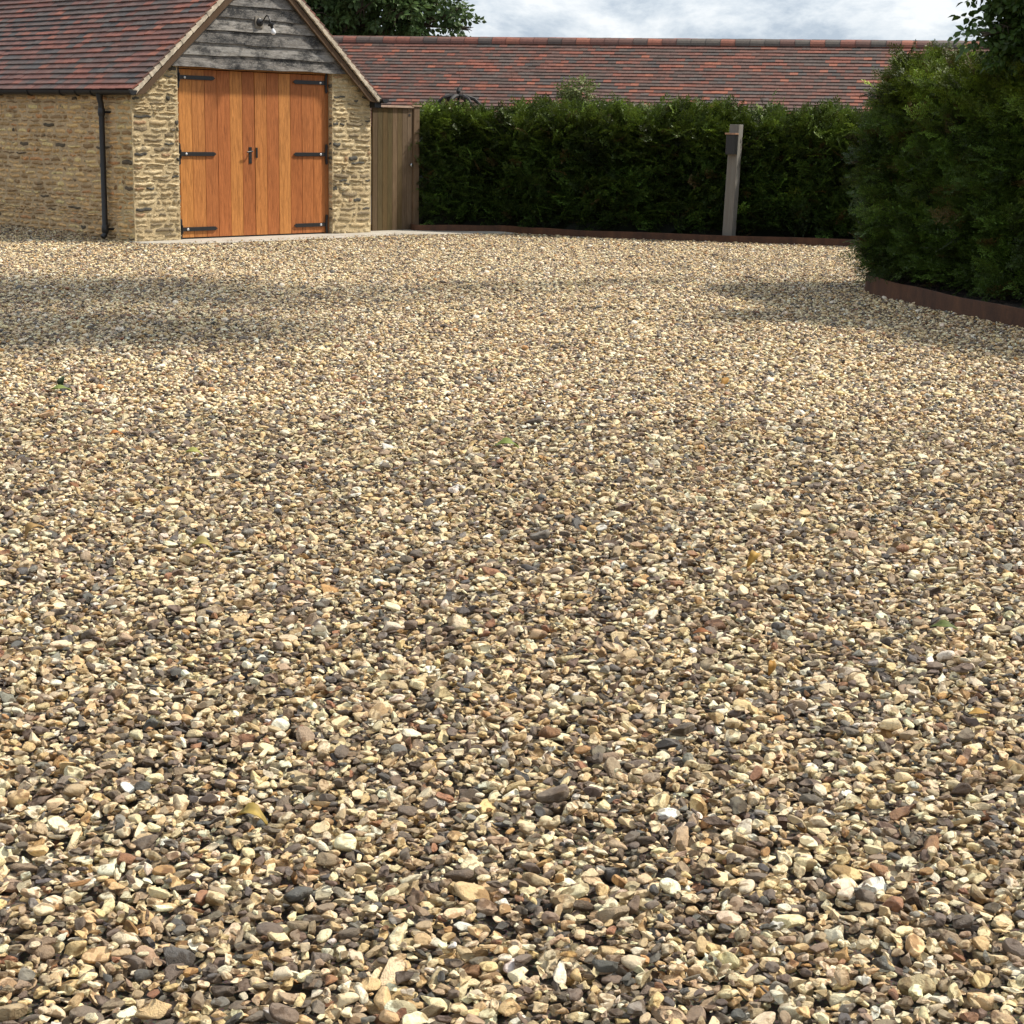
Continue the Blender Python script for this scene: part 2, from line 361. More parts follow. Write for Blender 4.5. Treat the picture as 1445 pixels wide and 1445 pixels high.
def deposit():
    """drop stones one by one on a height field that wraps round, so that they pile up without cutting into one another"""
    H = np.zeros((GN_, GN_)); own = np.full((GN_, GN_), -1, np.int32)
    n = int(TS*TS*3300); size = np.clip(rng.lognormal(math.log(.0300), .36, n), .012, .072)
    order = np.argsort(-(size+rng.normal(0, .016, n))); size = size[order][::1]
    rng.shuffle(size[: n//2]); rng.shuffle(size[n//2:])
    kk = rng.integers(0, NK, n); an = rng.uniform(0, 2*math.pi, n); P = np.zeros((n, 3)); cand = rng.integers(0, GN_, (n, 5, 2)); tilt = rng.normal(0, .24, (n, 2))
    for i in range(n):
        a = size[i]*.5; b = a*dims[kk[i]][0]; c = a*dims[kk[i]][1]
        r = int(a/RES)+1; g = np.arange(-r, r+1)*RES; gx, gy = np.meshgrid(g, g, indexing='ij')
        ca, sa = math.cos(an[i]), math.sin(an[i]); lx = gx*ca+gy*sa; ly = -gx*sa+gy*ca
        rr = (lx/a)**2+(ly/b)**2; m = rr < .9; prof = np.sqrt(np.clip(1-rr, 0, 1))*c
        if not m.any(): m = rr <= rr.min()
        best = None
        for cx, cy in cand[i]:
            ix = np.arange(cx-r, cx+r+1) % GN_; iy = np.arange(cy-r, cy+r+1) % GN_
            h = H[np.ix_(ix, iy)]; t = np.where(m, h+prof, -1)
            zc = np.partition(t[m], -max(1, int(m.sum()*.12)))[-max(1, int(m.sum()*.12))]    # the sharpest contact crumbles in a little
            if best is None or zc < best[0]: best = (zc, ix, iy, h, cx, cy)
        zc, ix, iy, h, cx, cy = best
        top = np.where(m, zc+prof*.92, -1); upd = top > h
        H[np.ix_(ix, iy)] = np.where(upd, top, h); o_ = own[np.ix_(ix, iy)]; own[np.ix_(ix, iy)] = np.where(upd, i, o_)
        P[i] = (cx*RES, cy*RES, zc)
    # slope of what lies under each stone decides its lean
    cnt = np.bincount(own[own >= 0], minlength=n)*RES*RES; area = math.pi*.25*size**2*.75
    keep = cnt > area*.06
    mean = H.mean(); P[:, 2] -= mean
    return P[keep], size[keep], kk[keep], an[keep], tilt[keep], H.mean()
DP, DS, DK, DA, DT, _m = deposit()
stones = bpy.data.collections.new('gravel_sources')
for k in range(NK):
    me = mesh_np('flint', stone_shape(ICO3[0], 100+k, *dims[k], kinds[k]), ICO3[1], smooth=True); me.materials.append(M_peb)
    o = bpy.data.objects.new('a_flint_%03d' % k, me); stones.objects.link(o)
# patches of the same tile in coarser stones, for the far part of the drive
PSZ = .6; NP = int(TS/PSZ); low = [stone_shape(ICO1[0], 100+k, *dims[k], kinds[k]) for k in range(NK)]; LV = np.array(low)
for i in range(NP):
    for j in range(NP):
        m_ = (DP[:, 0]//PSZ == i) & (DP[:, 1]//PSZ == j); idx = np.where(m_)[0]; n = len(idx)
        T = LV[DK[idx]]*DS[idx][:, None, None]
        ta, tb = DT[idx, 0][:, None], DT[idx, 1][:, None]
        x_, y_, z_ = T[..., 0], T[..., 1], T[..., 2]
        y_, z_ = y_*np.cos(ta)-z_*np.sin(ta), y_*np.sin(ta)+z_*np.cos(ta)
        x_, z_ = x_*np.cos(tb)+z_*np.sin(tb), -x_*np.sin(tb)+z_*np.cos(tb)
        ca, sa = np.cos(DA[idx])[:, None], np.sin(DA[idx])[:, None]
        q = np.stack([x_*ca-y_*sa+DP[idx, 0][:, None]-(i+.5)*PSZ, x_*sa+y_*ca+DP[idx, 1][:, None]-(j+.5)*PSZ, z_+DP[idx, 2][:, None]], -1)
        nv = T.shape[1]; F = (ICO1[1][None]+(np.arange(n)*nv)[:, None, None]).reshape(-1, 3)
        me = mesh_np('patch', q.reshape(-1, 3), F, np.repeat(stone_cols(n), nv, axis=0), smooth=True); me.materials.append(M_peb_far)
        o = bpy.data.objects.new('b_patch_%03d' % (i*NP+j), me); stones.objects.link(o)
# scatter points
NEAR = 8.4
pts = []; pr = []; psc = []; pid = []; pc = []
def blocked(x, y):
    a = (x-CO.x)*u.x+(y-CO.y)*u.y; b = (x-CO.x)*w.x+(y-CO.y)*w.y
    r = inside(x, y, apron_xy) | ((a > .0) & (a < 3.7) & (b > -.02))
    return r
def view_ok(x, y, m=.9): return (np.abs(x) < y*.325+m)
tx0, ty0 = -16*PSZ, 2*PSZ
full = []
for i in range(-20, 20):
    for j in range(2, 41):
        x0, y0 = i*PSZ, j*PSZ; cx, cy = x0+PSZ/2, y0+PSZ/2
        if not view_ok(np.array(cx), np.array(cy), 1.5): continue
        cor = np.array([(x0-.15, y0-.15), (x0+PSZ+.15, y0-.15), (x0+PSZ+.15, y0+PSZ+.15), (x0-.15, y0+PSZ+.15), (cx, cy)])
        bl = blocked(cor[:, 0], cor[:, 1])
        if bl.all(): continue
        if cy > 23.9 and cx > -2: continue
        if cy < NEAR or bl.any():
            full.append((i, j))
        else:
            pts.append((cx, cy, float(ground_z(cx, cy)))); pr.append((0, 0, rng.integers(0, 4)*math.pi/2)); psc.append((1, 1, 1)); pid.append(NK+rng.integers(0, NP*NP)); pc.append((1, 1, 1))
pts = [np.array(pts)]; pr = [np.array(pr)]; psc = [np.array(psc)]; pid = [np.array(pid)]; pc = [np.array(pc)]
cell = {}
ci = (DP[:, 0]//PSZ).astype(int)*NP+(DP[:, 1]//PSZ).astype(int)
for i, j in full:
    idx = np.where(ci == (i % NP)*NP+(j % NP))[0]
    x = DP[idx, 0]-(i % NP)*PSZ+i*PSZ; y = DP[idx, 1]-(j % NP)*PSZ+j*PSZ
    k = ~blocked(x, y); idx = idx[k]; x = x[k]; y = y[k]; n = len(idx)
    pts.append(np.c_[x, y, DP[idx, 2]+ground_z(x, y)]); pr.append(np.c_[DT[idx, 0], DT[idx, 1], DA[idx]])
    psc.append(np.repeat(DS[idx][:, None], 3, 1)); pid.append(DK[idx]); pc.append(stone_cols(n))
# a few stones kicked on to the concrete
n = 150; s_ = rng.uniform(.2, 3.9, n); o_ = .58-np.abs(rng.normal(0, .09, n)); s_sz = rng.uniform(.014, .03, n)
q = np.array([G(a, .018+z*.2, b)[:] for a, b, z in zip(s_, o_, s_sz)])
pts.append(q); pr.append(np.c_[np.zeros((n, 2)), rng.uniform(0, 6, n)]); psc.append(np.repeat(s_sz[:, None], 3, 1)); pid.append(rng.integers(0, NK, n)); pc.append(stone_cols(n))
pts, pr, psc, pid, pc = map(np.concatenate, (pts, pr, psc, pid, pc))
print('gravel instances', len(pts))
me = bpy.data.meshes.new('gravel'); me.vertices.add(len(pts)); me.vertices.foreach_set('co', pts.astype(np.float32).ravel())
def at(name, typ, fld, arr): a = me.attributes.new(name, typ, 'POINT'); a.data.foreach_set(fld, arr.ravel())
at('prot', 'FLOAT_VECTOR', 'vector', pr.astype(np.float32)); at('pscale', 'FLOAT_VECTOR', 'vector', psc.astype(np.float32))
at('pidx', 'INT', 'value', pid.astype(np.int32)); at('scol', 'FLOAT_COLOR', 'color', np.c_[pc, np.ones(len(pc))].astype(np.float32))
gravel = tag(link('gravel', me, None), 'loose cream, brown and grey flint gravel over the whole drive', kind='stuff')
ng = bpy.data.node_groups.new('gravel_nodes', 'GeometryNodeTree'); ng.interface.new_socket('Geometry', in_out='INPUT', socket_type='NodeSocketGeometry'); ng.interface.new_socket('Geometry', in_out='OUTPUT', socket_type='NodeSocketGeometry')
nt = ng; gi = N('NodeGroupInput'); go = N('NodeGroupOutput'); iop = N('GeometryNodeInstanceOnPoints'); cin = N('GeometryNodeCollectionInfo')
cin.inputs['Collection'].default_value = stones; cin.inputs['Separate Children'].default_value = True; cin.inputs['Reset Children'].default_value = True
def named(nm, typ): a = N('GeometryNodeInputNamedAttribute', data_type=typ); a.inputs[0].default_value = nm; return a.outputs[0]
L(gi.outputs[0], iop.inputs['Points']); L(cin.outputs[0], iop.inputs['Instance']); iop.inputs['Pick Instance'].default_value = True
L(named('pidx', 'INT'), iop.inputs['Instance Index']); L(named('pscale', 'FLOAT_VECTOR'), iop.inputs['Scale'])
e2r = N('FunctionNodeEulerToRotation'); L(named('prot', 'FLOAT_VECTOR'), e2r.inputs[0]); L(e2r.outputs[0], iop.inputs['Rotation'])
L(iop.outputs[0], go.inputs[0])
md = gravel.modifiers.new('stones', 'NODES'); md.node_group = ng

# ---------------------------------------------------------------- garage
garage = empty('garage', tuple(CO), label='stone outbuilding with clay tiled roof, grey boarded gable and double oak doors', cat='garage')
TP = math.tan(R(41)); EZ = 1.777; UL, UR = -.04, 3.77; UC = (UL+UR)/2; AZ = EZ+TP*(UC-UL); GW = 3.725; LEN = 7.0
DL, DR, DZ = .652, 3.06, 2.10
def rubble(place, x0, x1, z0, z1, ok, dark=.07, seed=0, hmin=.034, hmax=.080, tint=(1, 1, 1), blotch=None):
    r = random.Random(seed); V = []; F = []; Cc = []; z = z0; nxx, nzz = 8, 6
    while z < z1:
        h_ = r.uniform(hmin, hmax); x = x0-r.uniform(0, .1)
        while x < x1:
            l_ = r.uniform(.12, .34) if r.random() < .8 else r.uniform(.05, .1)
            a_, b_ = max(x, x0-.004), min(x+l_, x1+.004)
            if b_-a_ > .035 and ok(.5*(a_+b_), z+h_/2):
                # trim to the opening
                t = r.random()
                if t < dark: col = (.105, .10, .085)
                elif t < .26: col = (.30, .235, .145)
                elif t < .36: col = (.42, .33, .19)
                elif t < .60: col = (.58, .45, .26)
                elif t < .95: col = (.70, .57, .35)
                else: col = (.50, .32, .18)
                f_ = r.uniform(.82, 1.15); col = tuple(min(.85, c*f_*k_) for c, k_ in zip(col, tint))
                d = r.uniform(.006, .023); g1 = r.uniform(.004, .011); zz = z+g1; hh = h_-g1*2*r.uniform(.6, 1.3)
                if r.random() < .25: hh *= r.uniform(.6, .85)
                b0 = len(V); sk = r.uniform(-.12, .12); p1 = r.uniform(0, 6)
                for jz in range(nzz):
                    for jx in range(nxx):
                        s = jx/(nxx-1); t_ = jz/(nzz-1)
                        wob = .006*math.sin(s*7+p1)+.004*math.sin(s*15+p1*2)
                        ed = min(s, 1-s)*2; et = min(t_, 1-t_)*2
                        rnd = (1-ed)**3*.22
                        zq = zz+hh*(t_*(1-2*rnd)+rnd)+wob*(1 if 0 < jz < nzz-1 else .7)+sk*hh*(s-.5)
                        xq = a_+.005+(b_-a_-.010)*s + r.uniform(-.002, .002)
                        pr_ = d*(1-(1-min(1, ed*2.2))**2)*(1-(1-min(1, et*1.6))**2)
                        off = -.012+pr_+(.012 if pr_ > 0 else 0)+(r.uniform(-.003, .003) if pr_ > 0 else 0)
                        V.append(place(xq, zq, off)); Cc.append(col)
                for jz in range(nzz-1):
                    for jx in range(nxx-1):
                        k = b0+jz*nxx+jx; F.append((k, k+1, k+nxx+1, k+nxx))
            x += l_
        z += h_
    me = mesh_np('stones', np.array([v[:] for v in V]), np.array(F), np.array(Cc), smooth=True); return me
rake = lambda a: EZ-.10+TP*min(a-UL, UR-a)
# backing walls (mortar)
mb = MB()
mb.prism([G(0, -.2), G(DL, -.2), G(DL, 2.12), G(.40, 2.06), G(0, rake(0)-.02)], w*.32)
gw = mb.build('gable_wall', M_mortar, garage); mb = MB()
mb.prism([G(DR, -.2), G(GW, -.2), G(GW, rake(GW)-.02), G(3.34, 2.06), G(DR, 2.12)], w*.32)
gw2 = mb.build('gable_wall', M_mortar, garage)
lw = MB(); lw.box(W(.32, -.2), w*LEN, u*.32, Z*(1.72+.2)); lwo = lw.build('side_wall', M_mortar_shade, garage)
rw = MB(); rw.box(CO+u*(GW-.32)+w*.32+Z*-.2, w*LEN, u*.32, Z*(1.72+.2)); rw.build('side_wall', M_mortar, garage)
link('stonework', rubble(lambda a, z, o: G(a, z, o), 0, DL, -.04, 2.15, lambda a, z: z < rake(a)-.01, .10, 3), M_rubble, gw)
link('stonework', rubble(lambda a, z, o: G(a, z, o), DR, GW, -.04, 2.15, lambda a, z: z < rake(a)-.01, .08, 4), M_rubble, gw2)
link('stonework', rubble(lambda a, z, o: W(a, z, o), 0, LEN, -.04, 1.72, lambda a, z: True, .03, 5, tint=(1.28, 1.05, .80)), M_rubble, lwo)  # tint puts warmer, brighter colour into the stones to offset the wall's shade
# reveals of the door opening
link('stonework', rubble(lambda a, z, o: G(DR-o, z, -a), 0.0, .07, -.02, 2.1, lambda a, z: True, .2, 8), M_rubble, gw2)
link('stonework', rubble(lambda a, z, o: G(DL+o, z, -a), 0.0, .07, -.02, 2.1, lambda a, z: True, .2, 9), M_rubble, gw)

# door frame and doors
REC = -.075
mb = MB(); oc = (.38, .16, .05)
mb.box(G(DL, .0, REC-.09), u*.065, -w*.09, Z*2.03, oc); mb.box(G(DR-.068, .0, REC-.09), u*.068, -w*.09, Z*2.03, (.33, .13, .045))
mb.box(G(DL, 2.03, REC-.09), u*(DR-DL), -w*.11, Z*.07, (.36, .18, .06))
mb.build('door_frame', M_oak, garage, bevel=.004, cols=True)
BC = [(0.512, 0.218, 0.06), (0.464, 0.187, 0.054), (0.384, 0.136, 0.042), (0.4, 0.136, 0.041), (0.496, 0.207, 0.057), (0.352, 0.119, 0.036), (0.456, 0.18, 0.051), (0.376, 0.129, 0.039), (0.496, 0.211, 0.06), (0.36, 0.122, 0.036), (0.392, 0.139, 0.042), (0.416, 0.15, 0.045)]
dl0, dr0 = DL+.067, DR-.07; bw = (dr0-dl0)/12; k_ = 0
def hinge_mb(uh, z, s):
    """T hinge: long strap on the boards and a tapered plate on the frame; s=+1 opens from the left jamb"""
    mb = MB(); o = REC+.012; T = -w*.007
    st = [(0, -.024), (.50, -.024), (.535, 0), (.50, .024), (0, .024)]
    mb.prism([G(uh+s*a, z+b, o) for a, b in st], T)
    pl = [(-.028, -.10), (-.018, -.125), (0, -.13), (.012, -.115), (.014, -.05), (.014, .05), (.012, .115), (0, .13), (-.018, .125), (-.028, .10), (-.018, .05), (-.018, -.05)]
    mb.prism([G(uh+s*(a-.01), z+b, o+.001) for a, b in pl], T*1.2)
    mb.tube([G(uh, z-.05, o+.012), G(uh, z+.05, o+.012)], .011, 8)
    return mb
for side in (0, 1):
    a0 = dl0 if side == 0 else dl0+6*bw+.004
    root = None
    mb = MB()
    for i in range(6):
        c = BC[side*6+i]; x = a0+i*bw
        mb.box(G(x+.0025, .035, REC-.045), u*(bw-.005), -w*(.045+random.uniform(-.0012, .0012)), Z*1.985, c)
    root = mb.build('door', M_oak, garage, bevel=.0025, cols=True)
    root['label'] = ['left oak door leaf with the lever handle', 'right oak door leaf'][side]
    b2 = MB(); b2.box(G(a0, .04, REC-.055), u*(6*bw-.004), -w*.012, Z*1.97, (.05, .025, .01)); b2.build('backing', M_oak, root, cols=True)
    uh, s = (dl0-.004, 1) if side == 0 else (dr0+.004, -1)
    for z in (1.925, 1.030, .135):
        hinge_mb(uh, z, s).build('hinge', M_black, root, bevel=.0015)
        b = MB(); c0 = G(uh+s*.085, z, REC+.019); b.tube([c0, c0-w*.006, c0-w*.011], [.016, .015, .007], 10); b.build('bolt', M_bolt, root, smooth=True)
hr = [o for o in garage.children if o.name.startswith('door') and 'frame' not in o.name]
mb = MB(); uc = dl0+6*bw-.075
mb.box(G(uc-.022, .915, REC), u*.044, -w*.006, Z*.20); mb.tube([G(uc, 1.065, REC), G(uc, 1.065, REC+.05), G(uc-.03, 1.062, REC+.055), G(uc-.085, 1.055, REC+.05)], .009, 8)
mb.build('handle', M_black, hr[0], bevel=.001)
mb = MB(); mb.box(G(uc+.085, .985, REC), u*.026, -w*.012, Z*.125); mb.build('lock_keep', M_black, hr[1], bevel=.001)
mb = MB(); mb.box(G(dl0+.01, .006, REC-.04), u*(dr0-dl0-.02), -w*.02, Z*.03); mb.build('door_sill', M_black, garage)

# waney-edged gable boards
mb = MB(); zs = [2.045, 2.19, 2.332, 2.490, 2.636, 2.79, 2.94, 3.09, 3.24]
tones = [(.23, .22, .21), (.27, .265, .255), (.19, .185, .18), (.30, .29, .275), (.17, .165, .16), (.21, .205, .20), (.27, .26, .25), (.2, .2, .19), (.2, .2, .19)]
for i, z in enumerate(zs):
    z2 = zs[i+1]+.03 if i < len(zs)-1 else AZ-.12
    mgn = .085
    al, ar = UL+(z+.0-EZ)/TP+mgn, UR-(z-EZ)/TP-mgn; tl, tr = UL+(z2-EZ)/TP+mgn, UR-(z2-EZ)/TP-mgn
    if tr <= tl: tl = tr = UC
    n = 26; lo = []; 
    for k in range(n+1):
        s = k/n; a = al+(ar-al)*s; dz = .006*math.sin(a*3.1+i*2.3)+.004*math.sin(a*8+i)
        lo.append((a, z+dz))
    vs = []; fs = []
    for k, (a, zz) in enumerate(lo):
        at_ = tl+(tr-tl)*k/n
        o1 = .062; o2 = .034
        vs += [G(a, zz, o1), G(at_, z2, o2), G(a, zz, o1-.03), G(at_, z2, o2-.03)]
    for k in range(n):
        b = 4*k; fs += [[b, b+4, b+5, b+1], [b+2, b+3, b+7, b+6], [b, b+2, b+6, b+4], [b+1, b+5, b+7, b+3]]
    fs += [[0, 1, 3, 2], [4*n, 4*n+2, 4*n+3, 4*n+1]]
    mb.add(vs, fs, tones[i])
mb.build('weatherboarding', M_board, garage, cols=True)
mb = MB(); mb.prism([G(.46, 2.10, -.02), G(GW-.46, 2.10, -.02), G(UC, AZ-.20, -.02)], w*.12, (.1, .09, .08)); mb.build('gable_backing', M_board, garage, cols=True)

TILES = [(.125, .072, .058), (.098, .068, .056), (.145, .070, .052), (.17, .072, .052), (.225, .080, .052), (.27, .098, .058), (.082, .070, .064), (.105, .080, .068)]
def tile_roof(origin, along, upv, nrm, n_al, n_up, tw=.165, gauge=.1, wts=(22, 16, 18, 12, 9, 4, 12, 8), seed=1, thick=.017, seam=.0025, sag=0):
    r = random.Random(seed); mb = MB(); prev = {}
    for j in range(n_up):
        cur = {}
        last = 0
        for i in range(-1, n_al+1):
            x = (i+(.5 if j % 2 else 0))*tw
            if x+tw < .02 or x > n_al*tw-.02: continue
            a0, a1 = max(x, 0), min(x+tw, n_al*tw)
            t = last if r.random() < .22 else r.choices(range(len(TILES)), wts)[0]
            last = t; f = r.uniform(.85, 1.18); col = tuple(c*f for c in TILES[t])
            lift = r.uniform(-.0015, .002); kick = r.uniform(-.002, .002); y0 = j*gauge+r.uniform(-.003, .003)
            L_ = gauge+.065
            dz0 = thick*1.35+lift; dz1 = -.004+lift*.3
            sg = -sag*math.sin(math.pi*(i/(n_al)))*math.sin(math.pi*min(1, (j+2)/n_up)) if sag else 0
            o = origin+along*(a0+seam/2)+upv*y0+nrm*(dz0+sg); ax = along*(a1-a0-seam)+nrm*kick; ay = upv*L_+nrm*(dz1-dz0); az = -nrm*thick
            mb.box(o+az, ax, ay, -az, col)
    return mb
cs, sn = math.cos(R(41)), math.sin(R(41))
vo = .13                                   # overhang of the verge
upL = u*cs+Z*sn; nL = -u*sn+Z*cs; upR = -u*cs+Z*sn; nR = u*sn+Z*cs
oL = CO+u*UL+Z*EZ-w*vo; oR = CO+u*UR+Z*EZ-w*vo; SL = (UC-UL)/cs
mb = MB()
mb.prism([CO+u*UL+Z*(EZ-.012)-w*(vo-.03), CO+u*UC+Z*(AZ-.012)-w*(vo-.03), CO+u*UR+Z*(EZ-.012)-w*(vo-.03), CO+u*(UR-.03)+Z*(EZ-.06)-w*(vo-.03), CO+u*UC+Z*(AZ-.09)-w*(vo-.03), CO+u*(UL+.03)+Z*(EZ-.06)-w*(vo-.03)], w*(LEN+.3))
rf = mb.build('roof', M_wire, garage)
tL = tile_roof(oL-upL*.035, w, upL, nL, 43, 26, seed=5, wts=(20, 12, 24, 18, 10, 4, 7, 6), sag=.02)
tL.build('roof_tiles', M_tile, rf, cols=True)
tR = tile_roof(oR-upR*.035, w, upR, nR, 43, 26, seed=6); tR.build('roof_tiles', M_tile, rf, cols=True)
mb = MB()
for k in range(24):
    o = CO+u*UC+Z*(AZ+.035)+w*(-vo+k*.3)
    mb.tube([o, o+w*.296], .095, 12, col=random.choice(TILES[2:6]))
mb.build('ridge_tiles', M_tile, rf, cols=True)
# verge: mortar bedding under each course, on an undercloak, with a timber behind
mb = MB(); tb = MB()
for s, o0, upv, nn in ((1, oL, upL, nL), (-1, oR, upR, nR)):
    for j in range(26):
        a = o0+upv*(j*.1-.035); hgt = .038
        jit = random.uniform(-.004, .004)
        mb.prism([a-nn*.004-w*(.004+jit), a+upv*.104+nn*(-.018)-w*(.004+jit), a+upv*.104-nn*(.018+hgt)-w*(.004+jit), a-nn*(hgt+.012+.012)-w*(.004+jit)], w*.10)
    tb.prism([o0+nn*-.078-upv*.03+w*.02, o0+nn*-.078+upv*(SL+.02)+w*.02, o0-nn*.145+upv*(SL+.02)+w*.02, o0-nn*.145+upv*.08+w*.02], w*.03, (.10, .065, .04))
mb.build('verge_mortar', M_verge, rf); tb.build('barge_board', M_post, rf, cols=True)
# gutter, brackets, downpipe
def gutter(off_dir, base_u, name='gutter'):
    mb = MB(); r = .056; seg = 9; vs = []; fs = []
    c0 = CO+u*base_u+Z*(EZ-.028)
    for t in (-vo-.05, LEN+.1):
        for rr in (r, r-.006):
            for k in range(seg+1):
                q = math.pi+math.pi*k/seg; vs.append(c0+w*t+u*math.cos(q)*rr+Z*math.sin(q)*rr)
    n = seg+1
    for k in range(seg):
        fs += [[k, k+1, 2*n+k+1, 2*n+k], [n+k, 3*n+k, 3*n+k+1, n+k+1], [k, n+k, n+k+1, k+1], [2*n+k, 2*n+k+1, 3*n+k+1, 3*n+k]]
    fs += [[0, 2*n, 3*n, n], [n-1, 2*n-1, 4*n-1, 3*n-1]]
    mb.add(vs, fs)
    # end cap
    mb.add([c0+w*(-vo-.05)+u*math.cos(math.pi+math.pi*k/seg)*r+Z*math.sin(math.pi+math.pi*k/seg)*r for k in range(n)]+[c0+w*(-vo-.045)+u*math.cos(math.pi+math.pi*k/seg)*r+Z*math.sin(math.pi+math.pi*k/seg)*r for k in range(n)],
           [list(range(n)), list(range(n, 2*n))[::-1]]+[[k, k+1, n+k+1, n+k] for k in range(n-1)])
    return mb.build(name, M_black, garage, smooth=True), c0
gl, c0 = gutter(-1, UL-.055); gr, c1 = gutter(1, UR+.055)
for t in (.62, .95, 1.28, 2.0, 2.7, 3.4, 4.1):
    mb = MB(); q = [c0+w*t+u*math.cos(math.pi+math.pi*k/8)*.062+Z*math.sin(math.pi+math.pi*k/8)*.062 for k in range(9)]
    mb.tube(q+[c0+w*t+u*.11-Z*.03], .0065, 6); mb.build('bracket', M_black, gl, smooth=True)
mb = MB(); mb.box(G(GW-.02, 1.635, .10), u*.115, w*.30, Z*.105); mb.build('eaves_box', M_black, garage, bevel=.004)
pb = .505; po = .085
mb = MB(); mb.tube([c0+w*pb-Z*.045, c0+w*pb-Z*.09, W(pb, 1.60, po-.005), W(pb, 1.52, po-.01), W(pb, .10, po-.01), W(pb, .07, po), W(pb, .04, po+.03)], [.042, .036, .034, .034, .034, .034, .034], 14)
dp = mb.build('downpipe', M_black, garage, smooth=True)
for z in (1.50, .14):
    mb = MB(); mb.tube([W(pb, z-.045, po-.01), W(pb, z-.035, po-.01), W(pb, z+.035, po-.01), W(pb, z+.045, po-.01)], [.038, .042, .042, .038], 14)
    mb.box(W(pb-.085, z-.012, .0), w*.17, -u*.03, Z*.024); mb.build('pipe_collar', M_black, dp, smooth=True)
mb = MB(); mb.tube([W(.60, .90, .0), W(.60, .90, .05), W(.60, .86, .055)], .009, 6); mb.tube([W(.57, .955, .03), W(.60, .90, .045), W(.575, .85, .04)], .006, 6); mb.build('wall_hook', M_wire, garage)

# swan-neck lamp on the boards
lamp = empty('wall_lamp', tuple(G(1.835, 2.60, .07)), label='black swan-neck lamp with a bare bulb on the grey boarded gable', cat='wall lamp')
lu, lz = 1.835, 2.61
mb = MB(); mb.box(G(lu-.062, lz-.066, .05), u*.124, -w*.022, Z*.132, (.24, .225, .2)); mb.build('backing_block', M_post, lamp, bevel=.003, cols=True)
mb = MB(); mb.tube([G(lu, lz, .072), G(lu, lz, .088), G(lu, lz, .10)], [.050, .048, .030], 18); mb.build('wall_plate', M_black, lamp, smooth=True)
P = [(0, .10), (.004, .13), (.030, .16), (.062, .19), (.075, .215), (.062, .245), (.03, .268), (-.005, .28)]
mb = MB(); mb.tube([G(lu, lz+a, b) for a, b in P], .0085, 8); mb.build('arm', M_black, lamp, smooth=True)
mb = MB(); c = G(lu, lz-.005, .283); dn = (-Z*.93-w*.12+u*.25).normalized()
mb.tube([c, c+dn*.014, c+dn*.020, c+dn*.040, c+dn*.046, c+dn*.075], [.016, .030, .042, .040, .020, .018], 16); mb.build('lamp_holder', M_black, lamp, smooth=True)
mb = MB(); c = c+dn*.075; mb.tube([c, c+dn*.012, c+dn*.03, c+dn*.052, c+dn*.07, c+dn*.078], [.013, .017, .027, .031, .022, .006], 14); mb.build('bulb', M_bulb, lamp, smooth=True)

# ---------------------------------------------------------------- side gate
g0 = Vector((-1.965, 23.27, 0)); g1 = Vector((-1.470, 23.795, 0)); gd = (g1-g0).normalized(); gn = Vector((gd.y, -gd.x, 0)); gl_ = (g1-g0).length
gate = empty('side_gate', tuple(g0), label='narrow boarded wooden gate between the garage wall and the hedge', cat='gate')
mb = MB(); nb = 8; bw2 = gl_/nb; gc = [(0.105, 0.072, 0.039), (0.093, 0.069, 0.03), (0.105, 0.069, 0.028), (0.093, 0.069, 0.028), (0.161, 0.108, 0.061), (0.112, 0.078, 0.036), (0.13, 0.09, 0.055), (0.149, 0.105, 0.066)]
for i in range(nb):
    mb.box(g0+gd*(i*bw2+.002)+Z*.012-gn*.02, gd*(bw2-.004), gn*(.022+random.uniform(-.0015, .0015)), Z*1.635, gc[i])
mb.build('boards', M_gate, gate, bevel=.002, cols=True)
mb = MB(); mb.box(g0+Z*.02-gn*.026, gd*gl_, gn*.008, Z*1.62, (.05, .04, .03)); mb.build('backing', M_gate, gate, cols=True)
mb = MB(); mb.box(g0+gd*-.005+Z*1.648-gn*.05, gd*(gl_+.006), gn*.085, Z*.028, (.42, .31, .24)); mb.build('top_rail', M_gate, gate, bevel=.004, cols=True)
mb = MB(); mb.box(g1+gd*.015-gn*.06, gd*.10, gn*.085, Z*1.665, (.15, .10, .06)); mb.build('gate_post', M_gate, gate, bevel=.004, cols=True)
mb = MB(); mb.box(g1-gd*.04+Z*1.668-gn*.075, gd*.185, gn*.115, Z*.02, (.33, .23, .16)); mb.build('post_cap', M_gate, gate, bevel=.003, cols=True)
mb = MB(); q = g1-gd*.045+Z*.89+gn*.004; mb.tube([q, q+gn*.012, q+gn*.03, q+gn*.045, q+gn*.052], [.016, .013, .013, .024, .018], 12); mb.build('knob', M_steel, gate, smooth=True)
mb = MB(); q = g1-gd*.055+Z*1.555+gn*.001; mb.box(q-gd*.016-Z*.016, gd*.032, gn*.007, Z*.032); mb.build('latch_plate', M_wire, gate)

# ---------------------------------------------------------------- timber light post
pc0 = Vector((2.785, 22.74, 0)); pa = R(-32); px = Vector((math.cos(pa), math.sin(pa), 0)).normalized(); py = Vector((-px.y, px.x, 0)); lean = Vector((.035, .0, 0))
lp = empty('light_post', tuple(pc0), label='square grey timber post holding a black box light, in front of the hedge', cat='post')
pd = Vector((.86, -.5, 0)).normalized(); fd = Vector((pd.y, -pd.x, 0))        # faces: fd looks at the drive
hw = .068
mb = MB(); vs = []
for z, l in ((-.05, 0), (1.515, 1)):
    for a, b in ((-1, -1), (1, -1), (1, 1), (-1, 1)): vs.append(pc0+lean*l+pd*hw*a*1.0-fd*hw*b*1.0+Z*z)
mb.add(vs, [[0, 3, 2, 1], [4, 5, 6, 7], [0, 1, 5, 4], [1, 2, 6, 5], [2, 3, 7, 6], [3, 0, 4, 7]], (.175, .168, .152))
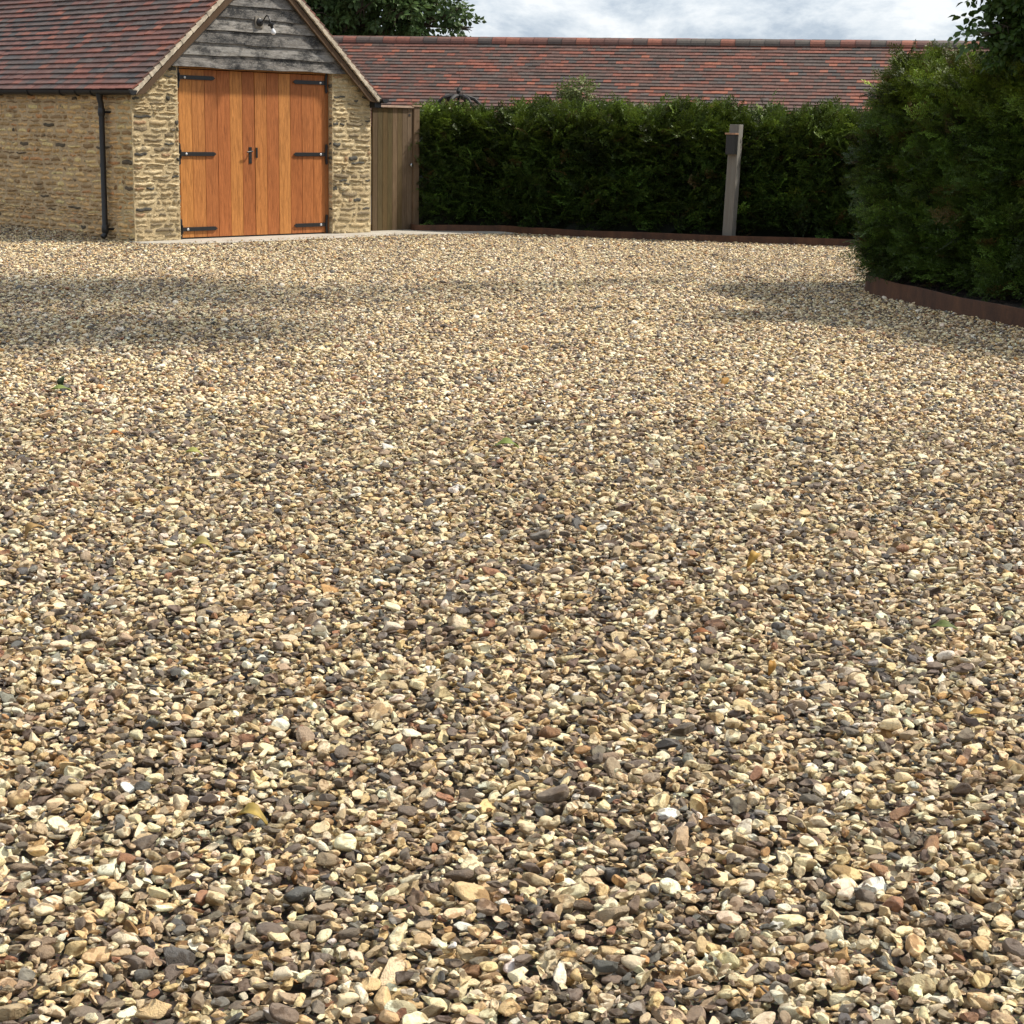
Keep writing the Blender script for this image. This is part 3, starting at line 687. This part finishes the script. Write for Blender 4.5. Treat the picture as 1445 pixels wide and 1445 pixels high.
mb.build('post', M_post, lp, bevel=.006, cols=True)
bc = pc0+lean*.85+fd*(hw+.001)
mb = MB(); mb.box(bc-pd*.062+Z*1.135, pd*.124, fd*.10, Z*.25); mb.build('light_box', M_black, lp, bevel=.003)
mb = MB(); mb.box(bc-pd*.072+Z*1.386, pd*.144, fd*.118, Z*.022); mb.build('box_lid', M_copper, lp, bevel=.003)

# ---------------------------------------------------------------- far barn
ra = Vector((-3.9, 37.9, 0)); rb = Vector((8.46, 34.9, 0)); rd = (rb-ra).normalized(); rn = Vector((rd.y, -rd.x, 0))   # rn looks at the drive
RZ = 3.2; pit = R(40); run = 2.15
barn = empty('barn', tuple(ra+rd*8), label='long low building with a red and brown clay tiled roof behind the far hedge', cat='barn')
b0 = ra-rd*5.0; bl = 26.0
mb = MB(); mb.prism([b0+rn*run+Z*(RZ-run*math.tan(pit)-.02), b0+Z*(RZ-.02), b0-rn*run+Z*(RZ-run*math.tan(pit)-.02), b0-rn*run+Z*(RZ-run*math.tan(pit)-.1), b0+Z*(RZ-.14), b0+rn*run+Z*(RZ-run*math.tan(pit)-.1)], rd*bl)
br = mb.build('roof', M_wire, barn)
ups = (-rn*math.cos(pit)+Z*math.sin(pit)); nr = (rn*math.sin(pit)+Z*math.cos(pit)); ncour = int(run/math.cos(pit)/.1)+1
tt = tile_roof(b0+rn*(run+.03)+Z*(RZ-(run+.03)*math.tan(pit)), rd, ups, nr, int(bl/.165), ncour, seed=9, wts=(26, 19, 18, 10, 9, 6, 8, 7), seam=.002)
tt.build('roof_tiles', M_tile, br, cols=True)
mb = MB(); r_ = random.Random(4)
for k in range(int(bl/.3)):
    o = b0+rd*(k*.3)+Z*(RZ-.075); leftish = k < 40
    col = TILES[r_.choices([2, 3, 4, 5, 1, 7], (3, 3, 4, 3, 2, 1) if leftish else (2, 1, .6, 1, 5, 6))[0]]
    f_ = r_.uniform(.85, 1.15)
    if not leftish and col in (TILES[1], TILES[7]): col = (.10, .085, .07)
    seg = 8; vs = []
    for t, rr in ((0, .135), (.285, .128), (.285, .128), (.3, .14)):
        for q in range(seg+1):
            an_ = math.pi*q/seg; vs.append(o+rd*t+rn*math.cos(an_)*rr+Z*math.sin(an_)*rr)
    fs = [[t*(seg+1)+q, t*(seg+1)+q+1, (t+1)*(seg+1)+q+1, (t+1)*(seg+1)+q] for t in range(3) for q in range(seg)]
    mb.add(vs, fs, tuple(c*f_ for c in col))
mb.build('ridge_tiles', M_tile, br, cols=True)
mb = MB(); mb.prism([b0+rn*(run-.25)+Z*-.2, b0+rn*(run-.25)+Z*(RZ-run*math.tan(pit)+.05), b0+Z*(RZ-.2), b0-rn*(run-.25)+Z*(RZ-run*math.tan(pit)+.05), b0-rn*(run-.25)+Z*-.2], rd*bl); mb.build('wall', M_mortar, barn)

# ---------------------------------------------------------------- foliage
def instance_template(T, F, pos, axis, roll, scale, cols, tcol=None):
    """copies template T (x = shoot direction) to every point"""
    n = len(pos); ax = axis/np.linalg.norm(axis, axis=1)[:, None]
    ref = np.tile([0, 0, 1.0], (n, 1)); s = np.cross(ref, ax); s /= np.linalg.norm(s, axis=1)[:, None]+1e-9; t = np.cross(ax, s)
    c_, s_ = np.cos(roll)[:, None], np.sin(roll)[:, None]; s2 = s*c_+t*s_; t2 = -s*s_+t*c_
    P = pos[:, None]+scale[:, None, None]*(T[None, :, 0:1]*ax[:, None]+T[None, :, 1:2]*s2[:, None]+T[None, :, 2:3]*t2[:, None])
    m = len(T); FF = (F[None]+(np.arange(n)*m)[:, None, None]).reshape(-1, F.shape[1])
    CC = np.repeat(cols[:, None], m, 1) if tcol is None else cols[:, None]*tcol[None]
    return P.reshape(-1, 3), FF, CC.reshape(-1, 3)
def yew_template(seed, L_=.22, sp=.0085, side=7, nl=.02, nw=.0021):
    r = np.random.default_rng(seed); V = []; F = []; Cc = []
    def needle(p, d, s, l, wd, tip):
        b = len(V); n_ = np.array([0, 0, 1.0])+r.normal(0, .35, 3); q = np.cross(d, n_); q /= np.linalg.norm(q)+1e-9
        V.extend([p-q*wd*.4, p+d*l*.55+q*wd+n_*.001, p+d*l, p+d*l*.5-q*wd]); F.append([b, b+1, b+2, b+3]); Cc.extend([tip]*4)
    def shoot(p, d, l, lvl):
        n = int(l/sp); cur = p.copy(); dd = d.copy()
        for k in range(n):
            f = k/n; dd = dd+np.array([0, 0, -.012 if lvl == 0 else -.006])+r.normal(0, .02, 3); dd /= np.linalg.norm(dd); cur = cur+dd*sp
            sd = np.cross(dd, [0, 0, 1.0]); sd /= np.linalg.norm(sd)+1e-9
            tip = .8+.65*f**2 if lvl else .7+.5*f
            for sg in (-1, 1):
                dv = dd*.75+sd*sg+np.array([0, 0, r.normal(.1, .25)]); dv /= np.linalg.norm(dv)
                needle(cur, dv, sg, nl*(1-.35*f)*r.uniform(.8, 1.15), nw, np.array([tip, tip, tip*.9]))
            if lvl == 0 and k % max(1, n//side) == 1 and f < .92:
                sg = 1 if (k//max(1, n//side)) % 2 else -1; dv = dd*.8+sd*sg*.8+np.array([0, 0, r.normal(0, .15)]); dv /= np.linalg.norm(dv)
                shoot(cur, dv, L_*(.5-.32*f)*r.uniform(.7, 1.2), 1)
        # stem
        b = len(V); sd = np.cross(d, [0, 0, 1.0]); sd /= np.linalg.norm(sd)+1e-9; V.extend([p-sd*.0013, p+sd*.0013, cur+sd*.0005, cur-sd*.0005]); F.append([b, b+1, b+2, b+3]); Cc.extend([np.array([1.1, .9, .7])]*4)
    shoot(np.zeros(3), np.array([1.0, 0, 0]), L_, 0); return np.array(V), np.array(F), np.array(Cc)
yews = [yew_template(20+k, sp=.012, side=7, nl=.026, nw=.0036) for k in range(4)]; yews_c = [yew_template(40+k, L_=.20, sp=.018, side=5, nl=.036, nw=.0062) for k in range(4)]
def build_foliage(name, mat, parent, pos, axis, scale, cols, temps, roll=None):
    n = len(pos); roll = rng.normal(0, .7, n) if roll is None else roll; k = rng.integers(0, len(temps), n); Vs = []; Fs = []; Cs = []; b = 0
    for i, (T, F, tc_) in enumerate(temps):
        m = k == i
        if not m.any(): continue
        P, FF, CC = instance_template(T, F, pos[m], axis[m], roll[m], scale[m], cols[m], tc_)
        Vs.append(P); Fs.append(FF+b); Cs.append(CC); b += len(P)
    me = mesh_np(name, np.concatenate(Vs), np.concatenate(Fs), np.concatenate(Cs)); return link(name, me, mat, parent)
def nz3(P, s, seed=0):
    return np.array([mnoise.noise(Vector((p[0]*s+seed, p[1]*s, p[2]*s))) for p in P])
def hedge_surface(path, thick, htop, n, zlo, seed):
    """points on the drive-side face, top and ends of a clipped hedge that follows path (hedge lies on the left of the path direction)"""
    P = np.array([p[:2] for p in path]); seg = np.diff(P, axis=0); ln = np.linalg.norm(seg, axis=1); cum = np.r_[0, np.cumsum(ln)]; Ltot = cum[-1]
    per = (htop-zlo)+thick*1.0+.6                                   # face, top, a bit of the back
    s = rng.uniform(0, Ltot, n); q = rng.uniform(0, per, n); i = np.clip(np.searchsorted(cum, s)-1, 0, len(seg)-1); f = (s-cum[i])/ln[i]
    base = P[i]+seg[i]*f[:, None]; t = seg[i]/ln[i][:, None]; inn = np.c_[-t[:, 1], t[:, 0]]     # towards the hedge
    pos = np.zeros((n, 3)); nor = np.zeros((n, 3)); H = htop-zlo
    m1 = q < H; m2 = (q >= H) & (q < H+thick); m3 = q >= H+thick
    batter = .06
    pos[m1, :2] = base[m1]+inn[m1]*(q[m1]/H*batter)[:, None]; pos[m1, 2] = zlo+q[m1]; nor[m1, :2] = -inn[m1]
    pos[m2, :2] = base[m2]+inn[m2]*(q[m2]-H+batter)[:, None]; pos[m2, 2] = htop; nor[m2, 2] = 1
    pos[m3, :2] = base[m3]+inn[m3]*thick; pos[m3, 2] = htop-(q[m3]-H-thick); nor[m3, :2] = inn[m3]
    dsp = nz3(pos, 1.3, seed)*.15+nz3(pos, 3.7, seed+5)*.10
    pos += nor*dsp[:, None]; return pos, nor, q, H
def make_hedge(parent, path, thick, htop, n, zlo, seed, temps, ssc, base_col, wisps, cfun=None):
    pos, nor, q, H = hedge_surface(path, thick, htop, n, zlo, seed)
    depth = np.abs(rng.normal(0, .13, n))-.02; pos = pos-nor*depth[:, None]
    ax = nor*.75+np.c_[rng.normal(0, .42, n), rng.normal(0, .42, n), rng.normal(.35, .35, n)]
    sc = rng.uniform(.65, 1.2, n)*ssc
    clump = nz3(pos, 2.2, seed+9); c = np.array(base_col)[None]*(1+clump[:, None]*.7)*np.exp(rng.normal(-.05, .5, (n, 1)))
    topf = np.clip((pos[:, 2]-(htop-.45))/.5, 0, 1)[:, None]; c = c*(1+topf*np.array([.95, .55, .05])[None])       # fresh growth near the clipped top
    br_ = rng.random(n) < .03; c[br_] = np.array([.085, .06, .025])*rng.uniform(.7, 1.3, (br_.sum(), 1))
    if cfun is not None: c = cfun(pos, c)
    build_foliage('foliage', M_yew, parent, pos, ax, sc, c, temps)
    # long fresh shoots standing out of the top and face
    m = wisps; p2, n2, _, _ = hedge_surface(path, thick, htop, m*3, zlo, seed); k = np.where((p2[:, 2] > htop-.25) | (rng.random(len(p2)) < .10))[0][:m]; p2 = p2[k]; n2 = n2[k]; m = len(p2)
    ax2 = np.c_[rng.normal(0, .22, m), rng.normal(0, .22, m), np.ones(m)]+n2*.25; c2 = np.array(base_col)[None]*np.array([2.1, 1.7, 1.1])*rng.uniform(.7, 1.3, (m, 1))
    build_foliage('shoots', M_yew, parent, p2-n2*.04, ax2, rng.uniform(.6, 1.25, m)*ssc*1.1, c2, temps)
def hedge_core(parent, path, thick, htop, zlo, mat=None, inset=.30):
    """ragged solid core that closes the hedge, coloured dark for the shade between sprays"""
    P = smooth_path([tuple(p[:2]) for p in path], 5) if len(path) < 15 else [Vector((*p[:2], 0)) for p in path]
    n = len(P); ring = []; K = 14
    prof = [(inset, zlo+(htop-.22-zlo)*k/6) for k in range(7)]+[(inset+.12, htop-.16), ((inset+thick)/2, htop-.13), (thick-.2, htop-.17)]+[(thick-.1, zlo+(htop-.3-zlo)*(1-k/3)) for k in range(4)]
    K = len(prof); mb = MB(); vs = []
    for i, q in enumerate(P):
        t = (P[min(i+1, n-1)]-P[max(i-1, 0)]).normalized(); s_ = Vector((-t.y, t.x, 0))
        for a, z in prof:
            v = q+s_*(a+.10*mnoise.noise(Vector((q.x*3, q.y*3, z*4))))+Z*z; v.z += .08*mnoise.noise(Vector((q.x*4, q.y*4, 9)))*(z > zlo+.1); vs.append(v)
    fs = [[i*K+k, i*K+(k+1) % K, (i+1)*K+(k+1) % K, (i+1)*K+k] for i in range(n-1) for k in range(K)]+[list(range(K)), list(range((n-1)*K, n*K))[::-1]]
    mb.add(vs, fs, (.016, .022, .008)); return mb  # dark green puts the shade of the gaps into the core colour
YC = (.050, .092, .018)
fh = empty('yew_hedge', (2, 24.2, 0), label='long dark green yew hedge across the back of the drive, right of the gate', cat='hedge')
fpath = [(-1.40, 23.98), (-.4, 24.02), (.5, 23.62), (1.3, 23.3), (2.5, 23.12), (4.1, 22.78), (6.0, 22.4), (8.2, 22.0)]
make_hedge(fh, fpath, .85, 1.47, 12500, .14, 3, yews_c, 1.35, tuple(c*.78 for c in YC), 420)
hedge_core(fh, fpath, .85, 1.44, .0).build('shade_core', M_yew, fh, cols=True)
nh = empty('yew_hedge', (4.3, 14, 0), label='tall near yew hedge on the right, spilling over its curved rusty edging', cat='hedge')
npath = [(6.3, 9.9), (5.05, 11.05), (4.52, 12.0), (4.30, 13.0), (4.0, 13.9), (3.68, 14.8), (3.42, 15.5), (3.36, 15.98), (3.46, 16.4), (3.8, 16.75), (4.5, 16.9), (6.3, 17.4)]
npath = [tuple(q.xy) for q in smooth_path(npath, 3)]
npath = npath[::-1]; fpath_in = fpath
def near_cols(pos, c):
    b = nz3(pos, .9, 31) > .30                       # dry brownish patches
    b &= rng.random(len(pos)) < .6
    c[b] = np.array([.075, .066, .02])*rng.uniform(.6, 1.4, (b.sum(), 1)); return c*np.array([1.05, 1.0, .80])
make_hedge(nh, npath, .95, 1.86, 16000, .18, 7, yews, 1.3, YC, 420, cfun=near_cols)
hedge_core(nh, npath, .95, 1.84, .05, inset=.42).build('shade_core', M_yew, nh, cols=True)

def leaf_template(seed, n_leaf=6, L_=.16, ll=.07, lw=.04):
    """a twig with alternate oval leaves"""
    r = np.random.default_rng(seed); V = []; F = []; Cc = []
    d = np.array([1.0, 0, 0]); p = np.zeros(3)
    b = 0; V += [np.array([0, -.002, 0]), np.array([0, .002, 0]), np.array([L_, .001, 0]), np.array([L_, -.001, 0])]; F.append([0, 1, 2, 3]); Cc += [np.array([1.2, .8, .6])]*4
    for k in range(n_leaf):
        q = d*L_*(k+1)/n_leaf; sg = 1 if k % 2 else -1
        a = np.array([.7, sg*1.0, r.normal(-.15, .3)]); 
        if k == n_leaf-1: a = np.array([1.0, r.normal(0, .2), -.2])
        a /= np.linalg.norm(a); s = np.cross(a, [r.normal(0, .3), r.normal(0, .3), 1]); s /= np.linalg.norm(s); up_ = np.cross(s, a)
        l_ = ll*r.uniform(.75, 1.15); w_ = lw*r.uniform(.8, 1.15)*.5; t = r.uniform(.8, 1.2)
        b = len(V)
        V += [q+a*.006, q+a*l_*.3+s*w_*.85+up_*w_*.25, q+a*l_*.62+s*w_+up_*w_*.2, q+a*l_-up_*l_*.12, q+a*l_*.62-s*w_+up_*w_*.2, q+a*l_*.3-s*w_*.85+up_*w_*.25, q+a*l_*.5]
        F += [[b, b+1, b+6, b+5], [b+1, b+2, b+3, b+6], [b+6, b+3, b+4, b+5]]; Cc += [np.array([t, t, t])]*7
    return np.array(V), np.array(F), np.array(Cc)
def tree(name, base, trunk_h, lean, blobs, n, temps, scale, col, label, cat, r0=.18, limb=True, group=None):
    """blobs: (centre, radii) of leaf masses; every one hangs on a limb of its own"""
    t = empty(name, base, label=label, cat=cat); base = Vector(base)
    mb = MB(); top = base+Vector(lean)+Z*trunk_h
    mb.tube([base-Z*.1, base.lerp(top, .3)+Vector((.03, .02, 0)), base.lerp(top, .7), top], [r0*1.2, r0, r0*.8, r0*.55], 10)
    mb.build('trunk', M_bark, t, smooth=True)
    lb = MB(); pos = []; ax = []
    vol = np.array([b[1][0]*b[1][1]*b[1][2] for b in blobs])**.72; cnt = (vol/vol.sum()*n).astype(int)
    for (c, rad), m in zip(blobs, cnt):
        c = Vector(c); s0 = base.lerp(top, random.uniform(.55, 1)); mid = s0.lerp(c, .5)+Vector((random.gauss(0, .15), random.gauss(0, .15), .1))*max(rad)
        lb.tube([s0, mid, c], [r0*.35, r0*.2, r0*.07], 6)
        d = rng.normal(size=(m, 3)); d /= np.linalg.norm(d, axis=1)[:, None]; rr = rng.uniform(.1, 1, m)**.5
        pp = np.array(c)+d*rr[:, None]*np.array(rad)
        keep = nz3(pp, 1.0/max(.5, max(rad)*.5), 3)+nz3(pp, 2.6, 8)*.7 > -.10
        pos.append(pp[keep]); ax.append(d[keep]+np.array([0, 0, -.1])+rng.normal(0, .5, (keep.sum(), 3)))
        for k in range(9):
            e = Vector(d[k]*np.array(rad))*.85+c; lb.tube([c.lerp(s0, .1), c.lerp(e, .5)+Vector((0, 0, .05*max(rad))), e], [r0*.08, r0*.045, r0*.02], 5)
    lb.build('branches', M_bark, t, smooth=True)
    pos = np.concatenate(pos); ax = np.concatenate(ax); m = len(pos)
    cc = np.array(col)[None]*rng.uniform(.65, 1.4, (m, 1))*(1+.4*nz3(pos, 1.4, 2))[:, None]
    build_foliage('crown', M_leaf, t, pos, ax, rng.uniform(.8, 1.25, m)*scale, cc, temps, roll=rng.normal(0, .9, m)); return t
LT = [leaf_template(k) for k in range(4)]; LT2 = [leaf_template(k+9, 5, .13, .085, .048) for k in range(4)]
# big tree beyond the barn: clumps of foliage that break up against the sky
bl = []
rt_ = random.Random(8)
for k in range(46):
    a = rt_.uniform(0, 6.28); rr = rt_.uniform(.2, 1)**.6; x = -5.2+3.4*rr*math.cos(a); y = 44+2.6*rr*math.sin(a); z = rt_.uniform(3.3, 8.0)
    s = rt_.uniform(.45, .95); bl.append(((x, y, z), (s*1.1, s, s*.75)))
bl += [((-2.1, 43.4, 4.35), (.55, .5, .35)), ((-1.72, 43.2, 4.05), (.34, .3, .28)), ((-1.45, 43.2, 4.15), (.28, .25, .30)), ((-1.35, 43.1, 3.75), (.2, .2, .17)), ((-1.95, 43.3, 3.55), (.38, .3, .22)), ((-2.6, 43.4, 3.8), (.6, .5, .5)), ((-3.3, 43.3, 3.7), (.7, .5, .5)), ((-4.1, 43.3, 3.8), (.7, .5, .5)), ((-5, 43.3, 3.8), (.7, .5, .5)), ((-1.85, 43.3, 4.75), (.4, .3, .3))]
tree('leafy_tree', (-5.2, 44.5, 0), 4.2, (0, 0, 0), bl, 11500, LT2, 1.9, (.085, .135, .045), 'big dark leafy tree rising behind the left end of the barn roof', 'tree', .28)
# beech hanging over the right hedge
bl = [((4.75, 14.2, 2.35), (.6, .6, .55)), ((4.30, 14.0, 2.50), (.45, .45, .42)), ((5.1, 14.6, 2.8), (.6, .6, .4)), ((4.10, 13.95, 2.18), (.36, .35, .30)), ((4.0, 13.9, 2.60), (.28, .25, .15)), ((3.80, 13.9, 2.30), (.22, .2, .12)), ((3.62, 13.9, 2.20), (.10, .12, .04)), ((3.68, 13.9, 2.55), (.14, .15, .05)), ((4.4, 13.6, 2.1), (.35, .3, .3)), ((4.55, 13.3, 2.0), (.4, .35, .35)), ((4.25, 13.7, 1.98), (.25, .25, .22))]
tree('beech', (5.35, 14.5, 0), 2.6, (-.2, 0, 0), bl, 5600, LT, 1.0, (.055, .10, .020), 'broad-leaved beech hanging over the top of the near right hedge', 'tree', .07)
# unseen tall tree off to the right, added so its crown shades the left of the drive
bl = []
for k in range(30):
    a = rt_.uniform(0, 6.28); rr = rt_.uniform(0, 1)**.5; z = rt_.uniform(10.3, 12.9); s = rt_.uniform(.5, .9)
    bl.append(((4.3+1.9*rr*math.cos(a), 15.1+2.7*rr*math.sin(a), z), (s, s, s*.7)))
tree('shade_tree', (7.4, 19.2, 0), 10.2, (-2.0, -2.6, 0), bl, 12500, LT2, 2.0, (.03, .055, .018), 'unseen tall tree beyond the right hedge, added for the shade of its high crown', 'tree', .09)
# pale shrubs showing over the far hedge
bl = [((.62, 25.4, 1.70), (.28, .25, .30)), ((.84, 25.4, 1.92), (.20, .2, .17)), ((.50, 25.4, 1.88), (.10, .1, .2)), ((.40, 25.4, 1.52), (.25, .2, .2)), ((.72, 25.4, 1.35), (.45, .3, .4))]
tree('pale_shrub', (.65, 25.5, 0), 1.0, (0, 0, 0), bl, 1100, LT, .7, (.15, .18, .06), 'pale green feathery shrub showing over the left half of the far hedge', 'shrub', .03)
bl = [((3.42, 24.4, 1.66), (.16, .2, .30)), ((3.36, 24.4, 1.92), (.09, .1, .17)), ((3.9, 24.4, 1.55), (.3, .2, .25))]
tree('pale_shrub', (3.5, 24.6, 0), 1.0, (0, 0, 0), bl, 600, LT, .7, (.12, .16, .045), 'slim pale green shrub showing over the right end of the far hedge', 'shrub', .025)
# dark iron arbour top with drooping arms, and a bare cane beside it
ab = empty('iron_arbour', (-.90, 26.2, 0), label='dark iron arbour top with finial and drooping arms, above the hedge end', cat='arbour')
ax0 = Vector((-.93, 26.2, 0))
mb = MB(); mb.tube([ax0, ax0+Z*1.9], .02, 8); mb.tube([ax0+Z*1.9, ax0+Z*1.93, ax0+Z*1.96, ax0+Z*2.0], [.02, .035, .025, .004], 8); mb.build('finial_pole', M_wire, ab, smooth=True)
for a in range(6):
    q = a*math.pi/3+.15; d = Vector((math.cos(q), math.sin(q)*.8, 0)); mb = MB()
    mb.tube([ax0+Z*1.86, ax0+Z*1.855+d*.12, ax0+Z*1.82+d*.24, ax0+Z*1.74+d*.33, ax0+Z*1.70+d*.36], [.03, .034, .028, .02, .012], 7); mb.build('arm', M_wire, ab, smooth=True)
def cane(b, t, r, name, lab):
    mb = MB(); b = Vector(b); t = Vector(t); m_ = b.lerp(t, .5)+Vector((.02, 0, 0)); mb.tube([b, m_, t], [r, r*.8, r*.4], 5); tag(mb.build(name, M_bark, smooth=True), lab, name.replace('_', ' '))
cane((-.60, 25.6, .3), (-.92, 25.6, 2.28), .006, 'garden_cane', 'thin bare cane leaning left above the hedge, near the iron arbour')
cane((.02, 25.4, .3), (-.14, 25.4, 2.22), .004, 'bare_twig', 'fine upright twig standing over the far hedge just left of the pale shrub')

# ---------------------------------------------------------------- fallen leaves
def fallen(loc, size, rot, tilt, curl, col, label, wid=.45):
    n = 9; V = []; F = []; Cc = []
    for i in range(n):
        t = i/(n-1); wd = size*wid*.5*math.sin(math.pi*min(1, t*.94+.03))**.8; x = size*(t-.5); z = curl*size*(math.sin(math.pi*t)*.5)+.1*size*t*t*curl
        for j, s in enumerate((-1, -.5, 0, .5, 1)):
            V.append((x+.03*size*math.sin(t*17+j), wd*s, z+abs(s)**1.5*wd*(.35+curl*.5)+.04*size*math.sin(t*9+j))); Cc.append(tuple(c*(1.15 if j == 2 else .95+.1*math.sin(i*3+j)) for c in col))
    for i in range(n-1):
        for j in range(4): k = i*5+j; F.append((k, k+1, k+6, k+5))
    me = mesh_np('fallen_leaf', np.array(V), np.array(F), np.array(Cc), smooth=True)
    o = bpy.data.objects.new('fallen_leaf', me); C.objects.link(o); me.materials.append(M_fallen)
    s = MB(); s.tube([(-size*.5, 0, 0), (-size*.6, .004, .003), (-size*.72, .01, .008)], .0012, 5); so_ = s.build('stalk', M_chip, None); so_.parent = o
    sm = o.modifiers.new('thickness', 'SOLIDIFY'); sm.thickness = .0012
    o.location = (loc[0], loc[1], float(ground_z(loc[0], loc[1]))+.03); o.scale = (1.0, 1.1, .8); o.rotation_euler = (tilt[0], tilt[1], rot)
    tag(o, label, 'leaf', 'fallen leaves scattered on the gravel')
GRN, DGR, YG, ORG, RUS = (.22, .27, .07), (.03, .045, .015), (.36, .36, .10), (.42, .22, .05), (.30, .12, .045)
fallen((-2.40, 8.89), .115, .1, (.1, 0), .2, GRN, 'flat green leaf on the far left gravel, just in front of an upright dark leaf')
fallen((-2.44, 9.10), .075, 1.3, (.2, -1.0), .8, DGR, 'small dark upright leaf on the far left gravel')
fallen((-.03, 7.42), .105, .15, (.25, .1), .5, GRN, 'curled green leaf on the gravel near the middle of the drive')
fallen((1.20, 9.64), .085, 1.0, (.3, -.5), .3, ORG, 'orange leaf propped up on the gravel, to the right of the middle')
fallen((.92, 10.05), .075, .1, (.1, 0), .3, ORG, 'flat orange leaf farthest up the drive, left of the propped orange leaf')
fallen((-1.82, 7.65), .065, .3, (.2, -.1), .5, (.55, .22, .06), 'small bright orange leaf on the left gravel, behind the yellow green one')
fallen((-1.38, 7.20), .085, .1, (.2, .1), .5, YG, 'pale yellow green leaf on the left gravel')
fallen((.80, 5.48), .065, .9, (.5, -.5), 1.2, (.50, .30, .07), 'crumpled yellow leaf on the gravel right of the middle')
fallen((.55, 4.67), .055, .1, (.1, 0), .3, RUS, 'flat rust brown leaf on the near gravel right of the middle')
fallen((1.17, 4.02), .055, .2, (.15, 0), .2, (.46, .27, .07), 'flat ochre leaf on the near gravel by the right edge of the picture')
fallen((.70, 4.36), .045, 1.3, (.3, -.8), 1.0, ORG, 'small orange leaf standing on edge between the rust brown and the ochre leaves')
fallen((-1.02, 5.42), .090, .1, (.25, .1), 1.0, (.40, .32, .11), 'curled dull yellow leaf on the gravel left of the middle')
fallen((-.52, 3.24), .070, -.2, (.2, .1), .9, (.42, .30, .08), 'curled golden leaf on the nearest gravel, left of the middle')
fallen((-1.62, 5.62), .075, .5, (.3, -.5), 1.0, (.38, .24, .09), 'twisted brown and yellow leaf on the gravel at the left edge of the picture')
fallen((1.26, 4.75), .075, -.3, (.2, 0), .3, (.14, .17, .05), 'dull dark green leaf on the near gravel by the right edge of the picture')
